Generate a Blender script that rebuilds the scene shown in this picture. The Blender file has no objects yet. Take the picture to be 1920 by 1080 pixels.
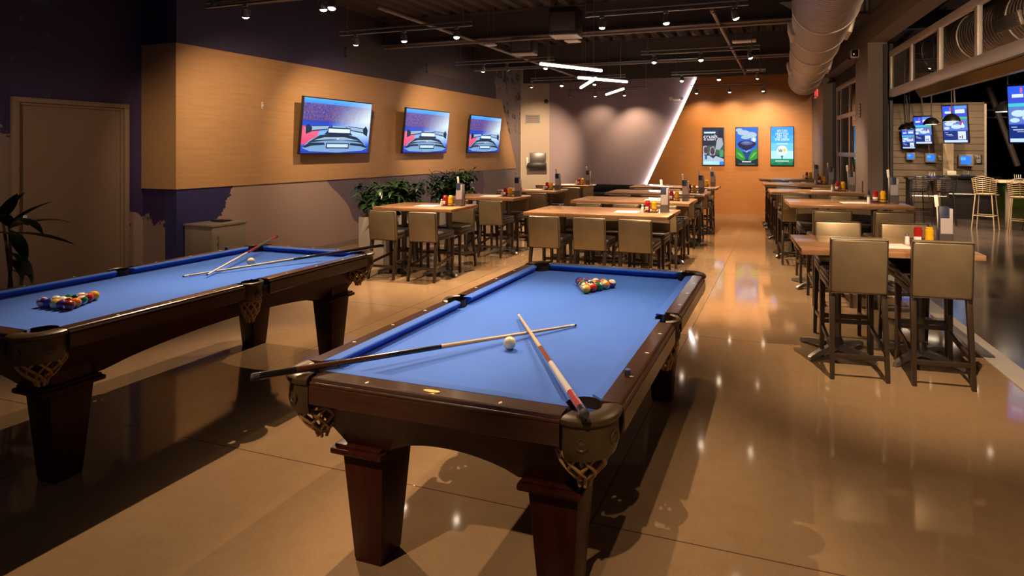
import bpy, bmesh, math, random
from mathutils import Vector, Matrix
random.seed(7)
PI = math.pi
SC = bpy.context.scene
COL = SC.collection

# ------------------------------------------------------------------ camera model
F_PX, CX, CY, YAW, CAM_H = 1102.0, 1106.0, 281.5, 0.320, 1.712
cam_d = bpy.data.cameras.new('camera'); cam = bpy.data.objects.new('camera', cam_d); COL.objects.link(cam)
cam.location = (0, 0, CAM_H); cam.rotation_euler = (PI/2, 0, YAW)
cam_d.sensor_width = 36; cam_d.lens = F_PX/1920*36
cam_d.shift_x = -(CX-960)/1920; cam_d.shift_y = -(540-CY)/1920
cam_d.clip_start = .05; cam_d.clip_end = 200
SC.camera = cam
SC.view_settings.view_transform = 'Standard'; SC.view_settings.look = 'None'
SC.view_settings.gamma = 1; SC.view_settings.use_curve_mapping = False
SC.view_settings.exposure = 0.0
try:
    SC.cycles.use_denoising = True
    SC.cycles.max_bounces = 8; SC.cycles.diffuse_bounces = 4; SC.cycles.glossy_bounces = 4
    SC.cycles.transparent_max_bounces = 8; SC.cycles.sample_clamp_indirect = 6
    SC.cycles.caustics_reflective = False; SC.cycles.caustics_refractive = False
except Exception: pass

# ------------------------------------------------------------------ materials
MATS = {}
def mat(name, col, rough=.5, metal=0., emit=None, es=0., coat=0., spec=.5, sheen=0.):
    m = bpy.data.materials.new(name); m.use_nodes = True
    b = m.node_tree.nodes['Principled BSDF']
    b.inputs['Base Color'].default_value = (*col, 1); b.inputs['Roughness'].default_value = rough
    b.inputs['Metallic'].default_value = metal; b.inputs['Specular IOR Level'].default_value = spec
    if coat: b.inputs['Coat Weight'].default_value = coat; b.inputs['Coat Roughness'].default_value = .12
    if sheen: b.inputs['Sheen Weight'].default_value = sheen
    if emit: b.inputs['Emission Color'].default_value = (*emit, 1); b.inputs['Emission Strength'].default_value = es
    MATS[name] = m
    return m
class NT:
    """small helper to wire nodes"""
    def __init__(s, m): s.t = m.node_tree; s.b = s.t.nodes['Principled BSDF']
    def n(s, typ, **kw):
        nd = s.t.nodes.new(typ)
        for k, v in kw.items():
            if k.startswith('i_'):
                key = k[2:]
                nd.inputs[int(key) if key.isdigit() else key.replace('_', ' ')].default_value = v
            else: setattr(nd, k, v)
        return nd
    def l(s, a, b): s.t.links.new(a, b)
    def math(s, op, a, b=None, c=None):
        nd = s.t.nodes.new('ShaderNodeMath'); nd.operation = op
        for i, v in enumerate((a, b, c)):
            if v is None: continue
            if isinstance(v, (int, float)): nd.inputs[i].default_value = v
            else: s.l(v, nd.inputs[i])
        return nd.outputs[0]
    def mix(s, f, a, b):
        nd = s.t.nodes.new('ShaderNodeMix'); nd.data_type = 'RGBA'
        for key, v in ((0, f), (6, a), (7, b)):
            if isinstance(v, (int, float)): nd.inputs[key].default_value = v
            elif isinstance(v, tuple): nd.inputs[key].default_value = (*v, 1) if len(v) == 3 else v
            else: s.l(v, nd.inputs[key])
        return nd.outputs[2]
    def ramp(s, f, stops):
        nd = s.t.nodes.new('ShaderNodeValToRGB'); cr = nd.color_ramp
        while len(cr.elements) < len(stops): cr.elements.new(.5)
        for e, (p, c) in zip(cr.elements, stops): e.position = p; e.color = (*c, 1)
        s.l(f, nd.inputs[0]); return nd.outputs[0]
    def coords(s, scale=(1, 1, 1), rot=(0, 0, 0)):
        tc = s.t.nodes.new('ShaderNodeTexCoord'); mp = s.t.nodes.new('ShaderNodeMapping')
        mp.inputs['Scale'].default_value = scale; mp.inputs['Rotation'].default_value = rot
        s.l(tc.outputs['Object'], mp.inputs[0]); return mp.outputs[0]
    def noise(s, vec, scale, detail=3, rough=.5):
        nd = s.n('ShaderNodeTexNoise'); nd.inputs['Scale'].default_value = scale
        nd.inputs['Detail'].default_value = detail; nd.inputs['Roughness'].default_value = rough
        s.l(vec, nd.inputs['Vector']); return nd.outputs['Fac']
    def xyz(s):
        tc = s.t.nodes.new('ShaderNodeTexCoord'); sp = s.t.nodes.new('ShaderNodeSeparateXYZ')
        s.l(tc.outputs['Object'], sp.inputs[0]); return tc.outputs['Object'], sp.outputs[0], sp.outputs[1], sp.outputs[2]
    def bump(s, h, strength=.1, dist=.01):
        nd = s.t.nodes.new('ShaderNodeBump'); nd.inputs['Strength'].default_value = strength; nd.inputs['Distance'].default_value = dist
        s.l(h, nd.inputs['Height']); s.l(nd.outputs[0], s.b.inputs['Normal'])
    def col(s, c): s.l(c, s.b.inputs['Base Color'])

def wood(name, c1, c2, scale, rough=.4, coat=0., axis=0, spec=.5):
    m = mat(name, c1, rough, coat=coat, spec=spec); t = NT(m)
    sc = [9, 9, 9]; sc[axis] = .7
    v = t.coords(tuple(x*scale for x in sc))
    f = t.noise(v, 3.0, 6, .6)
    t.col(t.ramp(f, [(.3, c1), (.7, c2)]))
    t.bump(f, .04, .002)
    return m

M = MATS
# polished concrete with saw-cut joints
m = mat('concrete', (.3, .2, .12), .2, spec=.7); t = NT(m)
vec, x, y, z = t.xyz()
n1 = t.noise(vec, .55, 5, .55); n2 = t.noise(vec, 14, 4, .6); n3 = t.noise(vec, 90, 2, .5)
base = t.ramp(n1, [(.3, (.235, .150, .085)), (.55, (.30, .20, .115)), (.75, (.34, .235, .14))])
base = t.mix(t.math('MULTIPLY', t.math('SUBTRACT', n2, .45), .5), base, (.14, .09, .05))
base = t.mix(t.math('MULTIPLY', t.math('GREATER_THAN', n3, .66), .25), base, (.45, .35, .24))
def joint(c, off, step, w):
    return t.math('LESS_THAN', t.math('ABSOLUTE', t.math('SUBTRACT', t.math('FLOORED_MODULO', t.math('SUBTRACT', c, off-step/2), step), step/2)), w)
j = t.math('MAXIMUM', joint(x, -.845, 3.03, .0035), joint(y, 2.565, 2.885, .0035))
t.col(t.mix(t.math('MULTIPLY', j, .8), base, (.05, .03, .02)))
rr = t.n('ShaderNodeMapRange'); rr.inputs[1].default_value = .3; rr.inputs[2].default_value = .7; rr.inputs[3].default_value = .045; rr.inputs[4].default_value = .095
t.l(n1, rr.inputs[0]); t.l(rr.outputs[0], t.b.inputs['Roughness'])
t.bump(t.math('ADD', t.math('MULTIPLY', j, -1.), t.math('MULTIPLY', n2, .02)), .25, .004)
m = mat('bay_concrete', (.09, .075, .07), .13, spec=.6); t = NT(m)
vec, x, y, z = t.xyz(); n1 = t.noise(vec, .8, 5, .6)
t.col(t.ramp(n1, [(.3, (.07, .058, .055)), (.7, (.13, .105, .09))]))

wood('panel_wood', (.41, .235, .105), (.48, .285, .135), 1.0, .42, axis=1)
wood('feature_wood', (.40, .17, .045), (.47, .205, .06), .8, .45, axis=0)
wood('table_wood', (.26, .13, .062), (.44, .25, .135), 1.6, .25, coat=.25, axis=0)
wood('cherry', (.026, .0050, .0025), (.046, .0095, .0042), 1.2, .34, axis=2, spec=.16)
wood('cherry_rail', (.036, .0135, .0062), (.062, .0245, .0105), 1.3, .24, coat=.3, axis=1, spec=.5)
wood('cherry_rail_x', (.036, .0135, .0062), (.062, .0245, .0105), 1.3, .24, coat=.3, axis=0, spec=.5)
wood('maple', (.62, .42, .23), (.72, .52, .31), 3, .3, coat=.3, axis=2)
mat('espresso', (.040, .027, .018), .32)
m = mat('bronze_leather', (.155, .118, .068), .31, metal=.5, spec=.5); t = NT(m)
v = t.coords((1, 1, 1)); f = t.noise(v, 220, 3, .6); f2 = t.noise(v, 5, 2, .5)
t.col(t.ramp(f2, [(.35, (.25, .19, .115)), (.7, (.32, .25, .155))])); t.bump(f, .12, .001)
m = mat('dark_leather', (.045, .036, .034), .36, spec=.5); t = NT(m)
t.bump(t.noise(t.coords(), 160, 3, .6), .12, .001)
m = mat('cloth', (.035, .135, .56), .85, sheen=.25, spec=.2); t = NT(m)
v = t.coords(); f = t.noise(v, 260, 2, .6); f2 = t.noise(v, 2.2, 3, .5)
t.col(t.ramp(f2, [(.3, (.022, .125, .62)), (.7, (.030, .155, .72))])); t.bump(f, .08, .0006)
mat('pocket_leather', (.060, .037, .015), .36, metal=.2)
mat('lining_leather', (.026, .013, .007), .6)
mat('net_leather', (.30, .17, .055), .3)
mat('brass', (.62, .42, .16), .3, metal=1.)
mat('pearl', (.92, .84, .74), .3)
mat('black', (.012, .012, .013), .4)
mat('black_gloss', (.008, .008, .010), .14)
mat('void', (.004, .004, .005), .8)
mat('rubber', (.02, .02, .02), .7)
mat('steel', (.46, .44, .43), .34, metal=.9)
mat('dark_steel', (.17, .16, .155), .34, metal=.75)
mat('aluminium', (.58, .53, .48), .42, metal=.3)
mat('cabinet_metal', (.30, .255, .215), .4, metal=.3)
mat('galvanised', (.60, .54, .49), .42, metal=.35)
mat('ceiling_paint', (.075, .060, .058), .75)
mat('ceiling_steel', (.085, .068, .066), .6)
mat('track_metal', (.20, .185, .175), .38, metal=.5)
mat('pipe_paint', (.24, .205, .19), .5)
mat('white_plastic', (.75, .74, .72), .4)
mat('ivory', (.80, .72, .52), .22)
mat('paper', (.82, .78, .74), .6)
mat('red_plastic', (.30, .010, .010), .25)
mat('yellow_plastic', (.70, .38, .010), .25)
mat('navy_card', (.02, .028, .07), .4)
mat('grey_card', (.36, .33, .36), .5)
mat('cream', (.72, .60, .42), .55)
mat('planter_grey', (.33, .30, .285), .5)
mat('soil', (.03, .02, .014), .9)
mat('stem_green', (.07, .10, .03), .6)
m = mat('leaf', (.025, .075, .018), .36); t = NT(m)
t.col(t.ramp(t.noise(t.coords(), 4, 2), [(.3, (.008, .032, .007)), (.7, (.030, .082, .016))]))
mat('leaf_dark', (.010, .026, .012), .4)
mat('door_paint', (.215, .150, .112), .5)
mat('frame_paint', (.225, .160, .120), .45)
mat('taupe', (.215, .175, .155), .55)
mat('taupe_light', (.30, .235, .215), .5)
mat('beige_wall', (.46, .375, .30), .6)
mat('grey_wall', (.37, .29, .325), .55)
mat('bulb', (1, .8, .55), .4, emit=(1., .80, .55), es=24)
mat('bulb_off', (.5, .45, .4), .3)
mat('led', (1, 1, 1), .4, emit=(1., .93, .84), es=9)
mat('led_edge', (1, 1, 1), .4, emit=(1., .95, .90), es=45)
mat('exit_red', (.5, .02, .02), .4, emit=(1, .05, .04), es=1.6)
mat('exit_face', (.6, .5, .48), .4)
mat('blue_chalk', (.05, .12, .42), .8)
mat('chalk_wrap', (.012, .018, .05), .5)
mat('cue_black', (.010, .009, .010), .16, coat=.5)
mat('cue_navy', (.010, .013, .05), .16, coat=.5)
mat('cue_brown', (.07, .024, .010), .2, coat=.5)
mat('cue_red', (.40, .018, .014), .2, coat=.5)
mat('cue_white', (.72, .68, .66), .25)
mat('cue_inlay', (.26, .07, .02), .2, coat=.5)
mat('ferrule', (.88, .86, .82), .3)
mat('heater_brass', (.60, .42, .14), .4, metal=.2)
m = mat('siding', (.19, .145, .105), .6)
mat('turf', (.10, .17, .02), .8)
mat('dark_cab', (.020, .017, .022), .35)
mat('tan_wood', (.27, .18, .11), .45)
mat('mesh_cream', (.46, .36, .22), .45)
mat('blue_napkin', (.02, .06, .24), .7)
# glass: thin pane, mostly transparent with a mirror coat
m = bpy.data.materials.new('pane_glass'); m.use_nodes = True; MATS['pane_glass'] = m
nt = m.node_tree; nt.nodes.clear()
o_ = nt.nodes.new('ShaderNodeOutputMaterial'); mx = nt.nodes.new('ShaderNodeMixShader'); tr = nt.nodes.new('ShaderNodeBsdfTransparent'); gl = nt.nodes.new('ShaderNodeBsdfGlossy')
lw = nt.nodes.new('ShaderNodeFresnel'); lw.inputs[0].default_value = 1.55
tr.inputs[0].default_value = (.86, .86, .88, 1); gl.inputs['Roughness'].default_value = .02
nt.links.new(lw.outputs[0], mx.inputs[0]); nt.links.new(tr.outputs[0], mx.inputs[1]); nt.links.new(gl.outputs[0], mx.inputs[2]); nt.links.new(mx.outputs[0], o_.inputs[0])
def emis(name, col, s=1.0):
    if name in MATS: return MATS[name]
    m = mat(name, (.01, .01, .01), .3, emit=col, es=s, spec=.08); return m

# painted mural walls (paint colours with ragged edges)
NAVY, PLUM, PINK, MAUVE, TEAL = (.026, .024, .115), (.034, .010, .046), (.335, .245, .225), (.125, .098, .140), (.030, .060, .140)
m = mat('mural_side', PINK, .5); t = NT(m); vec, x, y, z = t.xyz()
n = t.math('MULTIPLY', t.math('SUBTRACT', t.noise(vec, 3.2, 7, .62), .5), .8)
n_s = t.math('MULTIPLY', t.math('SUBTRACT', t.noise(vec, 1.0, 2, .5), .5), .7)
# first boundary: navy for y below a slanted line
b1 = t.math('LESS_THAN', t.math('ADD', t.math('SUBTRACT', y, t.math('MULTIPLY', t.math('SUBTRACT', z, .7), .85)), n), 6.0)
b2 = t.math('GREATER_THAN', t.math('ADD', t.math('ADD', y, t.math('MULTIPLY', z, .95)), n_s), 9.25)
b3 = t.math('GREATER_THAN', t.math('ADD', y, n_s), 13.6)
c = t.mix(b1, PINK, NAVY); c = t.mix(t.math('MULTIPLY', b2, t.math('SUBTRACT', 1, b3)), c, MAUVE)
c = t.mix(b3, c, (.20, .165, .175))
up = t.math('GREATER_THAN', z, 2.2)
upc = t.mix(t.math('GREATER_THAN', t.math('ADD', y, n_s), 8.6), (.046, .038, .095), (.056, .045, .058))
upc = t.mix(t.math('GREATER_THAN', t.math('ADD', y, n), 14.4), upc, (.20, .165, .16))
blob = t.math('GREATER_THAN', t.noise(vec, 4.5, 4, .6), .56)
upc = t.mix(t.math('MULTIPLY', blob, t.math('GREATER_THAN', y, 14.5)), upc, (.05, .042, .048))
t.col(t.mix(up, c, upc))
m = mat('mural_door', PINK, .5); t = NT(m); vec, x, y, z = t.xyz()
n = t.math('MULTIPLY', t.math('SUBTRACT', t.noise(vec, 3.0, 7, .62), .5), 1.3)
lowb = t.math('LESS_THAN', t.math('ADD', z, n), t.math('ADD', .74, t.math('MULTIPLY', t.math('LESS_THAN', y, 4.3), 1.2)))
bg = t.mix(t.noise(vec, 1.1, 3, .5), NAVY, PLUM)
teal = t.math('MULTIPLY', t.math('GREATER_THAN', t.noise(vec, 1.9, 5, .6), .56), t.math('LESS_THAN', y, 4.5))
bg = t.mix(teal, bg, TEAL)
t.col(t.mix(lowb, bg, (.22, .155, .14)))

# ------------------------------------------------------------------ mesh helpers
def merge(bm, tmp, Mx=None):
    if Mx is not None: bmesh.ops.transform(tmp, matrix=Mx, verts=tmp.verts)
    me = bpy.data.meshes.new('tmp'); tmp.to_mesh(me); tmp.free(); bm.from_mesh(me); bpy.data.meshes.remove(me)
def box(bm, c, s, r=0., seg=2, Mx=None, mi=0):
    tmp = bmesh.new(); bmesh.ops.create_cube(tmp, size=1)
    for v in tmp.verts: v.co = Vector((v.co.x*s[0]+c[0], v.co.y*s[1]+c[1], v.co.z*s[2]+c[2]))
    if r > 0: bmesh.ops.bevel(tmp, geom=list(tmp.edges), offset=r, segments=seg, profile=.5, affect='EDGES', clamp_overlap=True)
    for f in tmp.faces: f.material_index = mi
    merge(bm, tmp, Mx)
def frustum(bm, c0, s0, c1, s1, mi=0, r=0.):
    """box whose bottom is c0/s0 and top c1/s1 (xyz centre, xy size)"""
    tmp = bmesh.new()
    vs = []
    for c, s in ((c0, s0), (c1, s1)):
        for sx, sy in ((-1, -1), (1, -1), (1, 1), (-1, 1)): vs.append(tmp.verts.new((c[0]+sx*s[0]/2, c[1]+sy*s[1]/2, c[2])))
    tmp.faces.new(vs[3::-1]); tmp.faces.new(vs[4:])
    for i in range(4): tmp.faces.new((vs[i], vs[(i+1) % 4], vs[4+(i+1) % 4], vs[4+i]))
    if r > 0: bmesh.ops.bevel(tmp, geom=list(tmp.edges), offset=r, segments=2, profile=.5, affect='EDGES', clamp_overlap=True)
    for f in tmp.faces: f.material_index = mi
    merge(bm, tmp)
def tube(bm, pts, r, n=8, mi=0, cap=True, closed=False):
    pts = [Vector(p) for p in pts]; k = len(pts)
    rs = r if isinstance(r, (list, tuple)) else [r]*k
    tans = []
    for i in range(k):
        if closed: d = pts[(i+1) % k]-pts[i-1]
        else: d = pts[min(i+1, k-1)]-pts[max(i-1, 0)]
        tans.append(d.normalized())
    up = Vector((0, 0, 1)) if abs(tans[0].z) < .9 else Vector((1, 0, 0))
    rings = []; nrm = (up - tans[0]*up.dot(tans[0])).normalized()
    for i in range(k):
        nrm = (nrm - tans[i]*nrm.dot(tans[i])).normalized(); bi = tans[i].cross(nrm)
        rings.append([bm.verts.new(pts[i]+(nrm*math.cos(2*PI*j/n)+bi*math.sin(2*PI*j/n))*rs[i]) for j in range(n)])
    fs = []
    for i in range(k if closed else k-1):
        a, b = rings[i], rings[(i+1) % k]
        for j in range(n): fs.append(bm.faces.new((a[j], a[(j+1) % n], b[(j+1) % n], b[j])))
    if cap and not closed:
        fs.append(bm.faces.new(rings[0][::-1])); fs.append(bm.faces.new(rings[-1]))
    for f in fs: f.material_index = mi
def lathe(bm, prof, n=20, Mx=None, mi=0, a0=0., a1=2*PI, mis=None):
    tmp = bmesh.new(); full = abs(a1-a0-2*PI) < 1e-6; cnt = n if full else n+1
    rings = []
    for (r, z) in prof:
        if r < 1e-6: rings.append([tmp.verts.new((0, 0, z))])
        else: rings.append([tmp.verts.new((r*math.cos(a0+(a1-a0)*j/n), r*math.sin(a0+(a1-a0)*j/n), z)) for j in range(cnt)])
    for i in range(len(rings)-1):
        a, b = rings[i], rings[i+1]; mm = mis[i] if mis else mi
        for j in range(n):
            j2 = (j+1) % cnt if full else j+1
            if len(a) == 1 and len(b) == 1: continue
            if len(a) == 1: f = tmp.faces.new((a[0], b[j2], b[j]))
            elif len(b) == 1: f = tmp.faces.new((a[j], a[j2], b[0]))
            else: f = tmp.faces.new((a[j], a[j2], b[j2], b[j]))
            f.material_index = mm
    merge(bm, tmp, Mx)
def prism(bm, pts, z0, z1, Mx=None, mi=0):
    tmp = bmesh.new()
    a = [tmp.verts.new((p[0], p[1], z0)) for p in pts]; b = [tmp.verts.new((p[0], p[1], z1)) for p in pts]
    n = len(pts)
    tmp.faces.new(a[::-1]); tmp.faces.new(b)
    for i in range(n): tmp.faces.new((a[i], a[(i+1) % n], b[(i+1) % n], b[i]))
    bmesh.ops.recalc_face_normals(tmp, faces=tmp.faces)
    for f in tmp.faces: f.material_index = mi
    merge(bm, tmp, Mx)
def face(bm, pts, mi=0):
    f = bm.faces.new([bm.verts.new(p) for p in pts]); f.material_index = mi; return f
def loft(bm, secs, mi=0, cap=True):
    rings = [[bm.verts.new(p) for p in s] for s in secs]; n = len(secs[0]); fs = []
    for a, b in zip(rings, rings[1:]):
        for j in range(n): fs.append(bm.faces.new((a[j], a[(j+1) % n], b[(j+1) % n], b[j])))
    if cap: fs += [bm.faces.new(rings[0][::-1]), bm.faces.new(rings[-1])]
    for f in fs: f.material_index = mi
def obj(name, bm, mats, parent=None, smooth=True, angle=35, loc=None, rot=None):
    if not isinstance(bm, bpy.types.Mesh):
        bmesh.ops.recalc_face_normals(bm, faces=bm.faces) if smooth != 'raw' else None
        me = bpy.data.meshes.new(name); bm.to_mesh(me); bm.free()
        for mm in (mats if isinstance(mats, (list, tuple)) else [mats]): me.materials.append(MATS[mm] if isinstance(mm, str) else mm)
        if smooth:
            me.polygons.foreach_set('use_smooth', [True]*len(me.polygons))
            try: me.set_sharp_from_angle(angle=math.radians(angle))
            except Exception: pass
    else: me = bm
    o = bpy.data.objects.new(name, me); COL.objects.link(o)
    if parent is not None: o.parent = parent
    if loc is not None: o.location = loc
    if rot is not None: o.rotation_euler = rot
    return o
def tag(o, label, cat, group=None, kind=None):
    o['label'] = label; o['category'] = cat
    if group: o['group'] = group
    if kind: o['kind'] = kind
    return o
def thing(name, label, cat, loc=(0, 0, 0), rotz=0., group=None, rot=None):
    o = bpy.data.objects.new(name, None); COL.objects.link(o); o.empty_display_size = .05
    o.location = loc; o.rotation_euler = rot if rot else (0, 0, rotz)
    return tag(o, label, cat, group)
def struct(name, bm, m, label=None, cat=None, **kw):
    o = obj(name, bm, m, **kw); o['kind'] = 'structure'
    if label: o['label'] = label
    if cat: o['category'] = cat
    return o
def dup(root, loc, rotz=None, label=None, group=None):
    r = root.copy(); COL.objects.link(r); r.location = loc
    if rotz is not None: r.rotation_euler = (0, 0, rotz)
    if label: r['label'] = label
    if group: r['group'] = group
    def rec(src, dst):
        for ch in list(src.children):
            if ch.type == 'LIGHT': continue
            c = ch.copy(); COL.objects.link(c); c.parent = dst; rec(ch, c)
    rec(root, r)
    return r
def text_bm(s, size, extrude=0.0):
    cu = bpy.data.curves.new('txt', 'FONT'); cu.body = s; cu.size = size; cu.align_x = 'CENTER'; cu.align_y = 'CENTER'; cu.extrude = extrude
    o = bpy.data.objects.new('txt', cu); COL.objects.link(o)
    dg = bpy.context.evaluated_depsgraph_get(); me = bpy.data.meshes.new_from_object(o.evaluated_get(dg))
    bm = bmesh.new(); bm.from_mesh(me); bpy.data.objects.remove(o); bpy.data.curves.remove(cu); bpy.data.meshes.remove(me)
    return bm
def spot(parent, loc, target, power, size=70, blend=.8, col=(1, .74, .42), rad=.03, name='spot_beam'):
    d = bpy.data.lights.new(name, 'SPOT'); d.energy = power; d.spot_size = math.radians(size); d.spot_blend = blend; d.color = col; d.shadow_soft_size = rad
    o = bpy.data.objects.new(name, d); COL.objects.link(o)
    v = Vector(target)-Vector(loc)
    if parent is not None:
        o.parent = parent; o.location = Vector(loc)-parent.location
    else: o.location = loc
    o.rotation_euler = v.to_track_quat('-Z', 'Y').to_euler()
    return o

# ================================================================== SETTING
XL, XP, YC, YB = -8.08, -7.45, 5.515, 16.2
RA = (1.544, 5.73); RANG = .083
def RW(s, x=0., z=0.):
    """point in the frame of the right wall: s along it, x outward"""
    return (RA[0]-math.sin(RANG)*s+math.cos(RANG)*x, RA[1]+math.cos(RANG)*s+math.sin(RANG)*x, z)
ZC = 4.25
bm = bmesh.new()
fl = [(-9.5, -3, 0), RW(-9, 0), RW(11.2, 0), (RW(11.2)[0], 17, 0), (-9.5, 17, 0)]
face(bm, fl); obj_f = struct('floor', bm, 'concrete', smooth=False)
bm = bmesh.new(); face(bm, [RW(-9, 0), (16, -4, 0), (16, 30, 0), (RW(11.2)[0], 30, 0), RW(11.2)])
struct('floor', bm, 'bay_concrete', smooth=False)
# left walls
bm = bmesh.new(); box(bm, (XL-.1, (YC+.2-3)/2, ZC/2), (.2, YC+3.2, ZC)); struct('wall_left', bm, 'mural_door', smooth=False)
bm = bmesh.new(); box(bm, ((XL-.2+XP-.22)/2, YC+.12, ZC/2), (XP-.02-XL, .2, ZC)); struct('wall_left', bm, 'mural_door', smooth=False)
bm = bmesh.new(); box(bm, (XP-.12, (YC+.02+16.0)/2, ZC/2), (.2, 16.0-YC-.02, ZC)); struct('wall_left', bm, 'mural_side', smooth=False)
bm = bmesh.new(); prism(bm, [(-7.47, 15.985), (-6.66, 16.26), (-6.66, 16.5), (-7.47, 16.5)], 0, ZC); struct('wall_back', bm, 'beige_wall', smooth=False)
bm = bmesh.new(); box(bm, ((-6.66+1.0)/2, YB+.16, ZC/2), (7.66, .2, ZC)); struct('wall_back', bm, 'grey_wall', smooth=False)
# timber cladding of the left wall, wrapped round its corner, with a slanted end
bm = bmesh.new()
prism(bm, [(YC, 1.205), (15.66, 1.18), (14.70, 3.105), (YC, 3.10)], 0, .02,
      Mx=Matrix(((0, 0, 1, XP-.02), (1, 0, 0, 0), (0, 1, 0, 0), (0, 0, 0, 1))))
box(bm, ((XL+XP-.02)/2, YC+.01, 2.152), (XP-.02-XL, .02, 1.893))
struct('trim_1', bm, 'panel_wood', 'tan timber panelling along the left wall, wrapped round its corner', 'wall panelling', smooth=False)
# timber cladding of the far wall with its slanted edge
bm = bmesh.new()
prism(bm, [(-4.03, 0), (.98, 0), (.98, 3.9), (-2.19, 3.9)], 0, .06, Mx=Matrix(((1, 0, 0, 0), (0, 0, -1, YB+.06), (0, 1, 0, 0), (0, 0, 0, 1))))
struct('trim_2', bm, 'feature_wood', 'orange timber panelling on the far wall with a slanted left edge', 'wall panelling', smooth=False)
bm = bmesh.new(); p0, p1 = Vector((-4.02, YB+.035, .05)), Vector((-2.30, YB+.035, 3.68))
tube(bm, [p0+Vector((-.012, 0, 0)), p1+Vector((-.012, 0, 0))], .013, 6)
tag(obj('led_strip', bm, 'led_edge'), 'glowing white light strip along the slanted edge of the orange far wall panelling', 'light strip')
# baseboard of the far wall
bm = bmesh.new(); box(bm, (-5.4, YB+.05, .05), (2.5, .02, .1)); struct('baseboard_back', bm, 'taupe', smooth=False)
bm = bmesh.new(); box(bm, (XP-.005, (YC+15.9)/2, .045), (.02, 15.9-YC, .09)); struct('baseboard_left', bm, 'taupe', smooth=False)
# right wall with two door openings
def rw_box(bm, s0, s1, z0, z1, x0=0., x1=.27, mi=0): box(bm, ((x0+x1)/2, (s0+s1)/2, (z0+z1)/2), (x1-x0, s1-s0, z1-z0), mi=mi)
def robj(name, bm, m, parent=None, **kw):
    return obj(name, bm, m, parent, loc=None if parent else (RA[0], RA[1], 0), rot=None if parent else (0, 0, RANG), **kw)
S0, S1, S2, S3, S4 = -1.55, 4.12, 5.035, 8.653, 10.8
HZ = 3.35
for nm, a, b, z0, z1 in (('wall_right', -6, S0, 0, ZC), ('wall_right', S1, S2, 0, ZC), ('wall_right', S3, S4, 0, ZC), ('wall_right', S0, S1, HZ, ZC), ('wall_right', S2, S3, HZ, ZC)):
    bm = bmesh.new(); rw_box(bm, a, b, z0, z1); o = robj(nm, bm, 'taupe', smooth=False); o['kind'] = 'structure'
bm = bmesh.new(); rw_box(bm, S0, S1, -.01, .006, .0, .19); o = robj('trim_3', bm, 'aluminium', smooth=False); o['kind'] = 'structure'; tag(o, 'metal door threshold strip set in the floor along the glass door opening', 'threshold')
bm = bmesh.new(); rw_box(bm, S2, S3, -.01, .006, .0, .19); o = robj('trim_4', bm, 'aluminium', smooth=False); o['kind'] = 'structure'; tag(o, 'metal threshold under the far closed glass door', 'threshold')
# ceiling: corrugated deck and steel beams
bm = bmesh.new(); prof = []; xx = -8.6
while xx < 2.6:
    prof += [(xx, ZC+.09), (xx+.09, ZC+.09), (xx+.13, ZC), (xx+.26, ZC)]; xx += .30
for a, b in zip(prof, prof[1:]): face(bm, [(a[0], -3, a[1]), (b[0], -3, b[1]), (b[0], 17, b[1]), (a[0], 17, a[1])])
struct('ceiling', bm, 'ceiling_paint', smooth=False)
bm = bmesh.new(); face(bm, [(1.2, -4, 4.6), (16, -4, 4.6), (16, 30, 4.6), (.2, 30, 4.6)]); face(bm, [(.2, 16.5, 4.6), (.2, 30, 4.6), (.2, 30, 0), (.2, 16.5, 0)])
struct('ceiling', bm, 'ceiling_paint', smooth=False)
def beam(y, z0=3.75, x0=-8.0, x1=None, h=.5):
    x1 = x1 if x1 else RW((y-RA[1])/math.cos(RANG))[0]-.02
    bm = bmesh.new(); L = x1-x0; c = (x0+x1)/2
    box(bm, (c, y, z0+.012), (L, .22, .024)); box(bm, (c, y, z0+h-.012), (L, .22, .024)); box(bm, (c, y, z0+h/2), (L, .03, h))
    o = struct('ceiling_beam', bm, 'ceiling_steel', smooth=False)
    return o
for i, y in enumerate((-.7, 2.75, 6.25, 9.72, 13.2)):
    beam(y, x0=XL+.01 if y < YC else XP-.01)
bm = bmesh.new(); box(bm, (-2.9, YB-.09, 3.95), (9.0, .2, .5)); struct('ceiling_beam', bm, 'ceiling_steel', smooth=False)
# door in the left wall
door = thing('door_1', 'taupe single door in a plain frame in the left wall', 'door', (XL, 4.73, 0)); door['kind'] = 'structure'
bm = bmesh.new()
for y in (-.575, .575): box(bm, (.025, y, 1.1235), (.06, .055, 2.247), .003)
box(bm, (.025, 0, 2.275), (.06, 1.205, .055), .004)
for y in (-.532, .532): box(bm, (.008, y, 1.108), (.03, .03, 2.216))
box(bm, (.008, 0, 2.232), (.03, 1.09, .03))
obj('door_frame', bm, 'frame_paint', door)
bm = bmesh.new(); box(bm, (-.002, 0, 1.115), (.012, 1.05, 2.215)); obj('door_leaf', bm, 'door_paint', door)
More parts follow.
